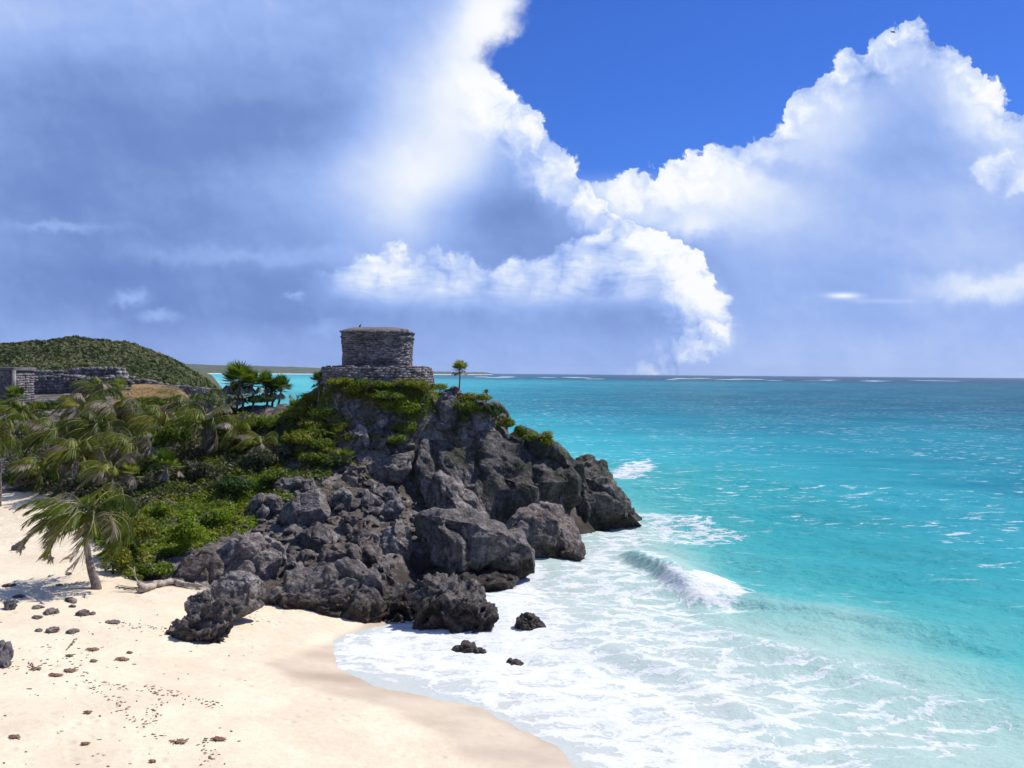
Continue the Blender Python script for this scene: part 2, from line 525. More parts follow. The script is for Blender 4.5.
# ------------------------------------------------------------------ terrain
# control points: (pixel x, pixel y, 'd' distance or 'z' height, value, sand amount)
CP = [
    # waterline and seabed
    (330, 642, 'z', 0.02, 1), (345, 640, 'z', -0.12, 1), (400, 688, 'z', 0.0, 1), (470, 702, 'z', 0.0, 1), (510, 720, 'z', 0.0, 1), (556, 748, 'z', 0.0, 1), (578, 768, 'z', 0.0, 1),
    (340, 665, 'z', -0.01, 1),
    (430, 655, 'z', -0.5, 1), (560, 690, 'z', -0.6, 1), (700, 760, 'z', -0.9, 1), (600, 640, 'z', -1.2, 1), (800, 700, 'z', -1.8, 1), (1000, 760, 'z', -1.6, 1), (760, 600, 'z', -2.2, 1), (1000, 600, 'z', -3, 1), (700, 520, 'z', -3, 1), (900, 480, 'z', -4, 1),
    # dry beach
    (240, 650, 'z', 0.55, 1), (280, 700, 'z', 0.45, 1), (400, 740, 'z', 0.32, 1), (300, 645, 'z', 0.32, 1), (460, 768, 'z', 0.28, 1), (520, 768, 'z', 0.15, 1),
    (250, 768, 'z', 0.75, 1), (0, 768, 'z', 1.0, 1), (120, 700, 'z', 1.0, 1), (0, 690, 'z', 1.25, 1), (200, 620, 'z', 0.9, 1), (100, 640, 'z', 1.35, 1),
    (0, 620, 'z', 1.6, 1), (60, 600, 'z', 1.75, 1), (100, 588, 'z', 1.8, 1), (140, 598, 'z', 1.6, 1), (0, 565, 'z', 2.1, 1), (50, 560, 'z', 2.2, 1), (0, 530, 'z', 2.6, 1), (60, 530, 'z', 2.9, 0.9), (0, 500, 'd', 76, 0.8), (110, 560, 'z', 2.3, 0.7),
    # foot of the rocks
    (270, 610, 'z', 0.75, 0.8), (330, 628, 'z', 0.3, 0.7), (160, 575, 'd', 54, 0.1), (200, 555, 'd', 58, 0), (130, 540, 'd', 60, 0), (250, 560, 'd', 59, 0), (300, 570, 'd', 57.5, 0),
    (350, 560, 'd', 60, 0), (400, 560, 'd', 62, 0), (440, 560, 'd', 63, 0), (500, 565, 'd', 66, 0),
    (430, 590, 'z', -0.6, 0), (520, 598, 'z', -0.9, 0.5), (560, 565, 'z', -1, 0.4), (600, 545, 'z', -1.4, 0.5), (560, 520, 'z', -0.8, 0), (590, 524, 'z', -1.2, 0), (520, 545, 'z', -0.3, 0),
    # slope
    (50, 480, 'd', 82, 0), (50, 450, 'd', 90, 0), (120, 500, 'd', 70, 0), (200, 500, 'd', 70, 0), (260, 500, 'd', 70, 0), (320, 500, 'd', 70, 0), (380, 500, 'd', 71, 0), (430, 500, 'd', 76.5, 0),
    (150, 460, 'd', 79, 0), (230, 450, 'd', 79, 0), (300, 445, 'd', 77.5, 0), (350, 440, 'd', 77, 0), (400, 440, 'd', 78.3, 0), (440, 450, 'd', 80.5, 0), (480, 470, 'd', 82.5, 0), (520, 500, 'd', 84, 0),
    (60, 420, 'd', 102, 0), (130, 415, 'd', 100, 0), (200, 420, 'd', 90, 0), (250, 413, 'd', 88, 0), (290, 412, 'd', 86, 0), (320, 408, 'd', 80, 0), (370, 405, 'd', 78.5, 0), (420, 408, 'd', 78.5, 0),
    # crest
    (322, 383, 'd', 80, 0), (345, 382, 'd', 79, 0), (378, 382, 'd', 79, 0), (410, 382, 'd', 79, 0), (432, 384, 'd', 80, 0), (455, 393, 'd', 80.5, 0), (480, 404, 'd', 81, 0), (498, 418, 'd', 81, 0), (512, 434, 'd', 81.5, 0),
    (540, 456, 'd', 84, 0), (565, 476, 'd', 86, 0), (585, 500, 'd', 88, 0), (600, 530, 'd', 88, 0),
    (300, 402, 'd', 83.5, 0), (310, 394, 'd', 82, 0), (270, 430, 'd', 82, 0), (300, 425, 'd', 80.5, 0), (240, 406, 'd', 92, 0), (285, 404, 'd', 90, 0), (200, 402, 'd', 100, 0), (100, 398, 'd', 120, 0), (150, 393, 'd', 122, 0), (185, 391, 'd', 124, 0), (0, 400, 'd', 118, 0), (100, 389, 'd', 135, 0), (20, 391, 'd', 130, 0), (180, 388, 'd', 134, 0),
]
cps = []
for px, py, k, v, s in CP:
    P = at(px, py, v) if k == 'd' else onz(px, py, v)
    cps.append((P[0], P[1], P[2], s))
# points outside the view, given in metres
for x, y, z, s in [(-11.5, 84, 12.4, 0), (-7, 84, 12.2, 0), (-15, 84.5, 12.0, 0), (-11.5, 87, 11.8, 0), (-11.5, 93, 2, 0), (-4, 88, 8, 0), (-2, 93, -1.5, 0), (3, 88.5, 3, 0), (7, 91, -1.5, 0), (12, 93, -2.5, 0),
                   (-20, 95, 5.5, 0), (-22, 100, 0.5, 0), (-26, 104, 3, 0), (-28, 112, -1, 0), (-34, 120, 3, 0), (-36, 130, -1, 0), (-15, 100, -2, 0), (0, 105, -3, 0), (15, 110, -3, 0), (-15, 125, -3, 0), (-30, 140, -3, 0), (10, 140, -4, 0),
                   (17, 85, -2.4, 0.5), (14, 78, -2, 0.5), (9, 74, -1.6, 0.5), (30, 60, -3, 1), (40, 100, -4, 1), (60, 60, -4, 1), (60, 120, -4, 1),
                   (-70, 60, 3, 1), (-70, 90, 6, 0), (-75, 120, 10, 0), (-80, 140, 11, 0), (-60, 140, 11, 0), (-50, 140, 10.7, 0), (-45, 140, 9, 0), (-60, 40, 2, 1), (-60, 20, 2, 1), (-20, 15, 1.6, 1), (0, 10, 0.5, 1), (10, 12, -0.6, 1), (0, 22, 0.25, 1), (5, 24, -0.4, 1), (30, 20, -2.5, 1)]:
    cps.append((x, y, z, s))
cps = np.array(cps)


def tps_fit(P, V, lam=0.3):
    n = len(P)
    D = np.linalg.norm(P[:, None] - P[None], axis=2)
    K = D + np.eye(n) * lam * 0.2        # linear kernel: no overshoot
    A = np.zeros((n + 3, n + 3)); A[:n, :n] = -K; A[:n, n] = 1; A[:n, n + 1:] = P
    A[n, :n] = 1; A[n + 1:, :n] = P.T
    b = np.zeros((n + 3, V.shape[1])); b[:n] = V
    return np.linalg.solve(A, b)


def tps_eval(Q, P, W):
    r = np.zeros((len(Q), W.shape[1]))
    for a in range(0, len(Q), 40000):
        q = Q[a:a + 40000]
        D = np.linalg.norm(q[:, None] - P[None], axis=2)
        r[a:a + 40000] = -D @ W[:len(P)] + W[len(P)] + q @ W[len(P) + 1:]
    return r


SC = np.array([1.0, 1.0])
WT = tps_fit(cps[:, :2] * SC, cps[:, 2:4], 0.5)
x0, x1, y0, y1, st = -85.0, 34.0, 8.0, 146.0, 0.25
gx = np.arange(x0, x1 + 1e-6, st); gy = np.arange(y0, y1 + 1e-6, st)
GX, GY = np.meshgrid(gx, gy)
Q = np.stack([GX.ravel(), GY.ravel()], 1)
cx_, cy_ = np.arange(x0, x1 + 1, 1.0), np.arange(y0, y1 + 1, 1.0)


def bilin(A, x, y, xs, ys, stp):
    fx = np.clip((x - xs) / stp, 0, A.shape[1] - 1.001); fy = np.clip((y - ys) / stp, 0, A.shape[0] - 1.001)
    ix, iy = fx.astype(int), fy.astype(int); fx -= ix; fy -= iy
    return (A[iy, ix] * (1 - fx) * (1 - fy) + A[iy, ix + 1] * fx * (1 - fy) + A[iy + 1, ix] * (1 - fx) * fy + A[iy + 1, ix + 1] * fx * fy)


CXX, CYY = np.meshgrid(np.arange(x0, x1 + .1, .5), np.arange(y0, y1 + .1, .5))
base = tps_eval(np.stack([CXX.ravel(), CYY.ravel()], 1), cps[:, :2], WT)
baseZ = base[:, 0].reshape(CXX.shape); baseS = base[:, 1].reshape(CXX.shape)
for _ in range(2):
    for A in (baseZ, baseS):
        A[1:-1, 1:-1] = (A[1:-1, 1:-1] * 2 + A[:-2, 1:-1] + A[2:, 1:-1] + A[1:-1, :-2] + A[1:-1, 2:]) / 6
TZ = bilin(baseZ, Q[:, 0], Q[:, 1], x0, y0, .5); TS = bilin(baseS, Q[:, 0], Q[:, 1], x0, y0, .5)
p3 = np.stack([Q[:, 0], Q[:, 1], TZ], 1)
sandm = sstep(0.40, 0.62, TS + 0.10 * fbm(p3 * 0.8, 3, 5))
rocky = (1 - sandm)
# dunes and footprints of wind on the sand, jagged limestone on the hill
fl1, fl2, fid = cells(p3 * np.array([0.42, 0.42, 0.3]) + 0.25 * fbm(p3 * 1.1, 3, 40)[:, None], 3)
plain = sstep(100, 112, Q[:, 1])
TZ = TZ + sandm * (0.10 * fbm(p3 * 0.25, 3, 1) + 0.035 * fbm(p3 * 1.4, 3, 2)) * sstep(-0.2, 0.8, TZ) + sandm * 0.05 * fbm(p3 * 0.55, 3, 12) * sstep(0.5, 0.1, np.abs(TZ)) \
    + rocky * (1 - 0.85 * plain) * (0.28 * ridged(p3 * 0.30, 4, 3) + 0.14 * fbm(p3 * 1.6, 3, 4) + (fid - .5) * 0.5 - 0.25 * np.clip(0.25 - (fl2 - fl1), 0, 1))
# levelled ground round the temple platform
rt = np.hypot((Q[:, 0] + 11.2) / 6.2, (Q[:, 1] - 83.2) / 5.6)
lim = 12.35 + 0.15 * fbm(p3 * 0.9, 3, 14) + 4.0 * sstep(1.0, 1.5, rt)
TZ = np.where(rt < 1.5, np.minimum(TZ, lim), TZ)
TG = TZ.reshape(GX.shape)


def ground(x, y):
    return float(bilin(TG, np.array([x]), np.array([y]), x0, y0, st)[0])


def grounds(x, y):
    return bilin(TG, x, y, x0, y0, st)


def hit(px, py, dmin=28, dmax=142):
    """where the sight line through a pixel first meets the ground"""
    v = ray(px, py); v = v / v[1]
    d = np.arange(dmin, dmax, 0.1)
    P = np.array([0, 0, H]) + d[:, None] * v
    g = np.maximum(grounds(P[:, 0], P[:, 1]), 0.0)
    k = np.where(P[:, 2] <= g)[0]
    i = k[0] if len(k) else len(d) - 1
    return np.array([P[i, 0], P[i, 1], g[i]])


ny, nx = GX.shape
idx = np.arange(nx * ny).reshape(ny, nx)
tf = np.stack([idx[:-1, :-1].ravel(), idx[:-1, 1:].ravel(), idx[1:, 1:].ravel(), idx[1:, :-1].ravel()], 1)


def poly_sd(P, poly):
    """signed distance, positive inside"""
    poly = np.asarray(poly)[:, :2]; n = len(poly)
    dmin = np.full(len(P), 1e9); ins = np.zeros(len(P), bool)
    for i in range(n):
        a, b = poly[i], poly[(i + 1) % n]; e = b - a
        t = np.clip(((P - a) @ e) / (e @ e + 1e-9), 0, 1)
        dmin = np.minimum(dmin, np.linalg.norm(P - (a + t[:, None] * e), axis=1))
        c = ((a[1] > P[:, 1]) != (b[1] > P[:, 1])) & (P[:, 0] < (b[0] - a[0]) * (P[:, 1] - a[1]) / (b[1] - a[1] + 1e-12) + a[0])
        ins ^= c
    return np.where(ins, dmin, -dmin)


def line_d(P, pl):
    pl = np.asarray(pl)[:, :2]; dmin = np.full(len(P), 1e9); par = np.zeros(len(P)); acc = 0
    L = np.linalg.norm(pl[1:] - pl[:-1], axis=1)
    for i in range(len(pl) - 1):
        a, b = pl[i], pl[i + 1]; e = b - a
        t = np.clip(((P - a) @ e) / (e @ e), 0, 1)
        q = np.linalg.norm(P - (a + t[:, None] * e), axis=1)
        m = q < dmin; dmin = np.where(m, q, dmin); par = np.where(m, (acc + t * L[i]) / L.sum(), par); acc += L[i]
    return dmin, par


wetpoly = [onz(px, py, 0.2) for px, py in [(268, 668), (300, 655), (330, 640), (400, 680), (470, 700), (560, 740), (620, 768), (660, 800), (520, 800), (470, 768), (440, 738), (400, 716), (340, 698), (300, 690)]]
wet = sstep(-0.5, 0.5, poly_sd(Q, wetpoly) + 0.5 * fbm(p3 * 0.35, 3, 8)) * np.clip(0.78 + 0.5 * fbm(p3 * np.array([.25, .6, 1]), 3, 9), 0.4, 1)
wet = np.maximum(wet, sstep(0.12, -0.02, TZ) * sandm)
drypl = sstep(108, 112, Q[:, 1]) * sstep(134, 130, Q[:, 1]) * sstep(-0.405, -0.39, Q[:, 0] / Q[:, 1])


def mat_ground():
    m, nt, b, out = new_mat('beach_and_hill_ground')
    pos = gpos(nt)
    sand = attr(nt, 'sand'); wt = attr(nt, 'wet'); dp = attr(nt, 'dry_grass')
    n1 = noise(nt, pos, 0.35, 5, 0.6); n2 = noise(nt, pos, 3.0, 6, 0.7); n3 = noise(nt, pos, 26.0, 3, 0.7)
    sc_ = mixc(nt, (n1 * 0.6 + n2 * 0.4).sm(0.35, 0.65), (0.61, 0.505, 0.355), (0.725, 0.62, 0.455))
    sc_ = mixc(nt, n3.sm(0.62, 0.76) * 0.30, sc_, (0.36, 0.26, 0.18))
    wc = mixc(nt, n1.sm(0.3, 0.7), (0.455, 0.36, 0.255), (0.55, 0.45, 0.33))
    sc_ = mixc(nt, wt, sc_, wc)
    rc, r2, r3 = rock_colour(nt, pos)
    soil = mixc(nt, n2.sm(0.4, 0.6), (0.055, 0.045, 0.035), (0.12, 0.10, 0.075))
    rc = mixc(nt, noise(nt, pos, 0.5, 4, 0.6).sm(0.42, 0.58), rc, soil)
    z = sepv(nt, pos)[2]
    rc = mixc(nt, (z + (n1 - 0.5) * 2.0).sm(0.6, 1.8, 0.85, 0.0), rc, (0.03, 0.022, 0.016))
    gr = mixc(nt, n2.sm(0.4, 0.6), (0.20, 0.125, 0.05), (0.33, 0.22, 0.09))
    rc = mixc(nt, dp, rc, gr)
    nt.links.new(mixc(nt, sand, rc, sc_), b.inputs['Base Color'])
    nt.links.new((wt * sand * -0.58 + 0.92).s, b.inputs['Roughness'])
    b.inputs['Specular IOR Level'].default_value = 0.3
    hgt = (r2 * 0.25 + r3 * 0.08) * (sand * -1.0 + 1.0) + (n2 * 0.05 + n3 * 0.012) * sand * (wt * -0.85 + 1.0)
    dim_ = voro(nt, pos, 1.5, 'SMOOTH_F1', 0.4).sm(0.05, 0.42) * noise(nt, pos, 0.22, 2, 0.5).sm(0.40, 0.62)
    hgt = hgt + dim_ * 0.055 * sand * (wt * -1.0 + 1.0)
    bump(nt, b, hgt, 1.0, 1.0)
    return m


M_GROUND = mat_ground()
# sink the land far below where the open sea lies
o = mesh_obj('ground', np.stack([Q[:, 0], Q[:, 1], TZ], 1), tf, M_GROUND, smooth=True,
             attrs={'sand': sandm, 'wet': wet, 'dry_grass': drypl * rocky})
props(o, kind='structure')


# far hill and the flat land behind the wall
def hill_z(X, Y):
    xs = np.array([-400, -250, -165, -140, -123, -110, -102, -95.5, -91, -86, -80])
    zs = np.array([15.0, 17.5, 20.3, 22.6, 20.4, 15.6, 10.6, 6.0, 2.0, -1.5, -3.0])
    rid = np.interp(X * 322.0 / np.clip(Y, 170, 420), xs, zs)
    b_ = np.exp(-((Y - 322) / np.where(Y < 322, 78, 140)) ** 2)
    flat = np.interp(X, [-0.36 * 150 - 30, -52, -44, -38], [11.0, 10.2, 3, -3]) if False else None
    cst = -0.285 * Y - 3.0
    low = 10.4 * sstep(2.0, 16.0, cst - X + 6) - 3.0 * (1 - sstep(0.0, 14.0, cst - X + 6))
    z = np.where(rid > low, low + (rid - low) * b_, np.minimum(low, rid + (1 - b_) * 8))
    return z


hx = np.arange(-420, -20, 2.5); hy = np.arange(140, 640, 2.5)
HX, HY = np.meshgrid(hx, hy); HQ = np.stack([HX.ravel(), HY.ravel(), 0 * HX.ravel()], 1)
HZ = hill_z(HQ[:, 0], HQ[:, 1]) + 0.9 * fbm(HQ * 0.05, 4, 21) + 0.5 * fbm(HQ * 0.25, 2, 22)
HZ[HQ[:, 1] < 146] -= 0.6
ii = np.arange(HX.size).reshape(HX.shape)
hf = np.stack([ii[:-1, :-1].ravel(), ii[:-1, 1:].ravel(), ii[1:, 1:].ravel(), ii[1:, :-1].ravel()], 1)
m, nt, b, out = new_mat('hill_soil')
pp = gpos(nt)
nt.links.new(ramp(nt, noise(nt, pp, 0.25, 6, 0.65), [(0.35, (0.03, 0.042, 0.016)), (0.5, (0.06, 0.07, 0.028)), (0.66, (0.10, 0.10, 0.05))]), b.inputs['Base Color'])
b.inputs['Roughness'].default_value = 0.95
HV = HQ.copy(); HV[:, 2] = HZ
o = mesh_obj('hill', HV, hf, m, smooth=True); props(o, kind='structure')
HG = HZ.reshape(HX.shape)


# ------------------------------------------------------------------ sea
def axis(lo, hi, stp, far_lo, far_hi):
    a = list(np.arange(lo, hi + 1e-6, stp))
    s, v = stp, hi
    while v < far_hi: s *= 1.07; v += s; a.append(v)
    s, v = stp, lo
    while v > far_lo: s *= 1.10; v -= s; a.insert(0, v)
    return np.array(a)


sx = axis(-14, 46, 0.22, -14000, 14000); sy = axis(26, 120, 0.22, -600, 15000)
SX, SY = np.meshgrid(sx, sy); SQ = np.stack([SX.ravel(), SY.ravel()], 1)
S3 = np.concatenate([SQ, np.zeros((len(SQ), 1))], 1)
W0 = lambda px, py, z=0.0: onz(px, py, z)
# swell running in towards the beach
dirw = np.array([-0.55, -0.83]); dirw /= np.linalg.norm(dirw)
ph = SQ @ dirw
warp = 2.5 * fbm(S3 * 0.05, 3, 31)
shelter = np.clip((np.linalg.norm(SQ - np.array([40, 90]), axis=1)) * 0, 0, 1)
far = np.clip(1 - (np.hypot(SQ[:, 0], SQ[:, 1]) - 90) / 500, 0, 1)
sz = far * (0.16 * np.sin((ph + warp) * 0.52) + 0.09 * np.sin((ph * 0.94 + SQ[:, 0] * 0.35 + warp * 1.3) * 0.95))
near = sstep(200, 90, SQ[:, 1])
sz += near * (0.13 * fbm(S3 * 0.55, 4, 33) + 0.05 * ridged(S3 * 1.5, 3, 34))
calm = sstep(0, 9, line_d(SQ, [W0(335, 655), W0(400, 685), W0(470, 700), W0(520, 718), W0(570, 745), W0(640, 800)])[0])
sz = sz * (0.12 + 0.88 * calm)
# the breaking wave
brk = [W0(626, 552), W0(655, 572), W0(680, 590), W0(706, 603), W0(740, 604), W0(785, 610), W0(860, 620), W0(990, 646), W0(1100, 664)]
bd, bt = line_d(SQ, brk)
# side of the crest: shoreward side steep
bl = np.asarray(brk)[:, :2]
side = np.interp(SQ[:, 0], bl[:, 0], bl[:, 1]) - SQ[:, 1]      # >0: shoreward
hgt = np.interp(bt, [0, 0.06, 0.14, 0.30, 0.42, 0.6, 1], [0.0, 0.55, 1.0, 0.95, 0.50, 0.28, 0.12])
hgt = hgt * (1 + 0.25 * fbm(S3 * 1.3, 3, 35) * np.exp(-((bt - .33) / .12) ** 2))
sz += np.where(side > 0, np.exp(-(bd / 0.70) ** 2), np.exp(-(bd / 2.8) ** 2)) * hgt
# inner wash lines
for (pl, hh, ww) in [([W0(520, 660), W0(600, 650), W0(680, 672), W0(760, 720), W0(820, 768)], 0.22, 0.9), ([W0(560, 620), W0(640, 610), W0(740, 640), W0(900, 690), W0(1024, 720)], 0.16, 1.0), ([W0(640, 515), W0(760, 525), W0(900, 545)], 0.2, 1.2)]:
    d_, t_ = line_d(SQ, pl); sz += hh * np.exp(-(d_ / ww) ** 2) * np.sin(np.clip(t_, 0.02, 0.98) * np.pi)
# foam amount
foam = np.zeros(len(SQ))


def foam_poly(pts, amt, soft, wob=1.0, seed=50):
    global foam
    sd = poly_sd(SQ, [W0(a, b_) for a, b_ in pts]) + wob * fbm(S3 * 0.22, 4, seed)
    foam = np.maximum(foam, amt * sstep(-soft, soft, sd))


foam_poly([(312, 662), (335, 632), (385, 610), (430, 600), (480, 600), (500, 575), (540, 560), (560, 590), (575, 625), (620, 660), (700, 690), (770, 740), (800, 800), (600, 800), (570, 750), (520, 722), (470, 704), (400, 690)], 0.72, 2.2, 1.6)
foam_poly([(520, 590), (545, 545), (600, 512), (650, 508), (690, 540), (640, 560), (700, 600), (800, 640), (1060, 700), (1060, 800), (740, 800), (640, 680), (560, 640)], 0.44, 3.5, 2.5, 51)
foam_poly([(540, 560), (600, 525), (660, 545), (700, 606), (780, 650), (860, 710), (900, 800), (740, 800), (640, 680), (560, 640)], 0.54, 3.0, 2.2, 58)
foam_poly([(580, 524), (640, 512), (700, 512), (760, 535), (740, 548), (660, 548), (600, 556)], 0.56, 2.2, 2.0, 52)
foam_poly([(600, 478), (612, 466), (650, 458), (660, 468), (625, 482)], 0.72, 2.0, 1.2, 53)
foam_poly([(560, 445), (620, 440), (700, 446), (690, 455), (600, 462)], 0.26, 5.0, 4, 54)
foam_poly([(690, 585), (720, 580), (752, 599), (738, 608), (700, 608)], 0.86, 0.8, 0.9, 55)
foam_poly([(655, 566), (690, 590), (705, 604), (690, 606), (640, 580)], 0.70, 0.9, 0.6, 57)
foam_poly([(480, 600), (540, 600), (560, 655), (520, 700), (440, 690)], 0.80, 1.8, 1.2, 56)
# clear green face of the curling wave
foam *= 1 - 0.9 * np.exp(-((bd) / 0.9) ** 2) * np.interp(bt, [0, .05, .10, .24, .32, 1], [0, .5, 1, 1, 0.1, 0]) * (side > -0.5)
foam = np.maximum(foam, 0.9 * np.maximum(np.exp(-((side + 0.05) / 0.22) ** 2), np.exp(-((side - 1.5) / 0.8) ** 2)) * np.interp(bt, [0, .08, .14, .42, .55, .8], [0, .3, .8, .9, .4, 0]))
# reef line on the horizon
reef = np.zeros(len(SQ))
for i_ in range(60):
    rx = rng.uniform(-150, 2000) if i_ % 3 else rng.uniform(100, 900); ry = 3000 + rx * 0.05 + rng.normal(0, 330)
    reef = np.maximum(reef, np.exp(-((SQ[:, 0] - rx) / rng.uniform(12, 45)) ** 2 - ((SQ[:, 1] - ry) / 55) ** 2))
# how murky / deep the water is: 0 milky wash, 1 open deep sea
DC = [(350, 650, 0.0), (450, 690, 0.02), (560, 700, 0.04), (650, 740, 0.06), (760, 768, 0.12), (900, 768, 0.17), (1024, 768, 0.22), (700, 660, 0.12), (560, 600, 0.08), (600, 560, 0.12), (640, 535, 0.22),
      (680, 570, 0.24), (800, 650, 0.22), (920, 690, 0.26), (1024, 700, 0.34), (1024, 650, 0.46), (850, 615, 0.34), (760, 590, 0.42), (900, 600, 0.50), (1024, 600, 0.52), (720, 540, 0.46), (800, 550, 0.53), (1000, 550, 0.58),
      (680, 500, 0.50), (800, 500, 0.58), (950, 500, 0.62), (620, 470, 0.48), (700, 460, 0.58), (850, 450, 0.66), (1000, 450, 0.70), (560, 440, 0.56), (560, 420, 0.64), (700, 425, 0.70), (1000, 430, 0.76),
      (500, 405, 0.72), (700, 405, 0.80), (1000, 410, 0.84), (520, 390, 0.70), (700, 390, 0.80), (1000, 392, 0.86), (480, 381, 0.62), (700, 383, 0.74), (1000, 384, 0.86), (260, 385, 0.40), (210, 385, 0.34), (300, 380, 0.42), (440, 380, 0.60)]


def logp(P):
    r = np.hypot(P[:, 0], P[:, 1]) + 1.0
    a = np.arctan2(P[:, 0], np.maximum(P[:, 1], 1e-3))
    return np.stack([a * 2.2, np.log(r)], 1)


dcp = np.array([W0(a, b_)[:2] for a, b_, _ in DC]); dcv = np.array([[c] for *_, c in DC])
WD = tps_fit(logp(dcp), dcv, 0.05)
dep = tps_eval(logp(SQ), logp(dcp), WD)[:, 0]
rr = np.hypot(SQ[:, 0], SQ[:, 1])
dep = dep + (sstep(1500, 2600, rr)) * (1.0 - dep) * sstep(-0.35, 0.25, SQ[:, 0] / np.maximum(rr, 1))
dep = np.maximum(dep, 0.33 * np.exp(-(bd / 1.2) ** 2) * np.interp(bt, [0, .05, .35, .5], [0, 1, 1, 0]))
dep = dep * (1 - 0.15 * np.exp(-(bd / 1.3) ** 2) * np.interp(bt, [0, .3, .6, 1], [1, 1, .4, 0]))  # breaker colour lightened in place of light shining through the wave
dep = np.clip(dep + 0.05 * fbm(S3 * np.array([0.03, 0.06, 1]), 3, 61) + 0.03 * fbm(S3 * np.array([0.004, 0.02, 1]), 3, 62), 0, 1)


def mat_sea():
    m, nt, b, out = new_mat('sea_water')
    pos = gpos(nt)
    dp = attr(nt, 'depth_amount'); fm = attr(nt, 'foam_amount'); rf = attr(nt, 'reef')
    col = ramp(nt, dp, [(0.0, (0.64, 0.68, 0.64)), (0.12, (0.54, 0.67, 0.62)), (0.26, (0.42, 0.64, 0.58)), (0.40, (0.12, 0.52, 0.51)), (0.55, (0.040, 0.40, 0.445)),
                        (0.70, (0.007, 0.205, 0.285)), (0.84, (0.004, 0.085, 0.16)), (0.95, (0.005, 0.045, 0.115)), (1.0, (0.008, 0.03, 0.10))])
    xyz = sepv(nt, pos)
    # foam lace
    wv = sepv(nt, noise(nt, pos, 0.45, 4, 0.6, out='Color'))
    ps = comb(nt, xyz[0] * 0.62 + wv[0] * 2.6, xyz[1] * 1.0 + wv[1] * 2.6, 0.0)
    lace = voro(nt, ps, 0.55, 'DISTANCE_TO_EDGE', detail=0, dim='2D')
    lace2 = voro(nt, ps, 1.7, 'DISTANCE_TO_EDGE', detail=0, dim='2D')
    fn = noise(nt, ps, 1.2, 8, 0.68)
    fine = noise(nt, pos, 4.0, 6, 0.7)
    f = fm * 1.15 - 0.66 + (lace * -1.6 + 0.34).max(0.0) * 1.3 * fm.sm(0.1, 0.5) + (lace2 * -1.8 + 0.30).max(0.0) * 0.9 * fm.sm(0.1, 0.6) + (fn - 0.5) * 1.7 + (fine - 0.5) * 0.6
    f = f * fm.sm(0.03, 0.18)
    fa = (f.sm(0.0, 0.62) * 0.5 + f.sm(0.04, 0.24) * 0.5) * fm.sm(0.02, 0.10)
    # whitecaps, and sun glints painted as white flecks, on open water
    cap = noise(nt, comb(nt, xyz[0] * 0.35, xyz[1] * 0.95), 0.9, 6, 0.72).sm(0.565, 0.63)
    fleckmask = noise(nt, comb(nt, xyz[0] * 0.03, xyz[1] * 0.05), 1.0, 3, 0.55).sm(0.40, 0.56)
    cap = cap * fleckmask * dp.sm(0.3, 0.5) * 0.75
    rfa = rf * noise(nt, comb(nt, xyz[0] * 0.03, xyz[1] * 0.03), 1.0, 4, 0.6).sm(0.30, 0.5)
    fa = fa.max(cap).max(rfa.sm(0.2, 0.5))
    # streaks of churned sand
    col = mixc(nt, noise(nt, ps, 0.35, 4, 0.6).sm(0.45, 0.75) * dp.sm(0.05, 0.3, 0.38, 0.0), col, (0.64, 0.60, 0.49))
    col = mixc(nt, noise(nt, comb(nt, xyz[0] * 0.10, xyz[1] * 0.28), 1.0, 6, 0.65).sm(0.3, 0.75) * 0.28 * dp.sm(0.3, 0.5), col, (0.10, 0.46, 0.44))
    fcol = mixc(nt, fine.sm(0.3, 0.7), (0.80, 0.83, 0.84), (0.90, 0.90, 0.89))
    nt.links.new(mixc(nt, fa, col, fcol), b.inputs['Base Color'])
    nt.links.new((fa * 0.6 + 0.16).s, b.inputs['Roughness'])
    b.inputs['IOR'].default_value = 1.33
    b.inputs['Specular IOR Level'].default_value = 0.32
    wn = noise(nt, comb(nt, xyz[0] * 0.75, xyz[1] * 1.0), 0.55, 7, 0.62)
    wn2 = noise(nt, comb(nt, xyz[0] * 0.05, xyz[1] * 0.09), 1.0, 5, 0.6)
    wn3 = noise(nt, comb(nt, xyz[0] * 0.8, xyz[1] * 1.1), 3.0, 4, 0.6)
    h_ = (wn * 0.62 + wn3 * 0.10) * dp.sm(0.0, 0.35, 0.30, 1.0) + wn2 * 1.6 * dp.sm(0.35, 0.6) + fa * 0.02
    bn = bump(nt, b, h_, 0.9, 1.0)
    # light scattered out of the water, light passing through wave crests, and a mirror of the sky on top
    base_ = b.inputs['Base Color'].links[0].from_socket
    df = nt.nodes.new('ShaderNodeBsdfDiffuse'); nt.links.new(base_, df.inputs[0]); nt.links.new(bn.outputs[0], df.inputs['Normal'])
    tr = nt.nodes.new('ShaderNodeBsdfTranslucent'); nt.links.new(base_, tr.inputs[0])
    m1 = nt.nodes.new('ShaderNodeMixShader'); m1.inputs[0].default_value = 0.28
    nt.links.new(df.outputs[0], m1.inputs[1]); nt.links.new(tr.outputs[0], m1.inputs[2])
    gl = nt.nodes.new('ShaderNodeBsdfGlossy'); gl.inputs['Roughness'].default_value = 0.16; nt.links.new(bn.outputs[0], gl.inputs['Normal'])
    fr = nt.nodes.new('ShaderNodeFresnel'); fr.inputs[0].default_value = 1.33; nt.links.new(bn.outputs[0], fr.inputs['Normal'])
    ff = NV(nt, fr.outputs[0]).min(0.55) * (fa * -0.9 + 1.0) * 0.30
    m2 = nt.nodes.new('ShaderNodeMixShader'); nt.links.new(ff.s, m2.inputs[0])
    nt.links.new(m1.outputs[0], m2.inputs[1]); nt.links.new(gl.outputs[0], m2.inputs[2])
    nt.links.new(m2.outputs[0], out.inputs[0])
    return m


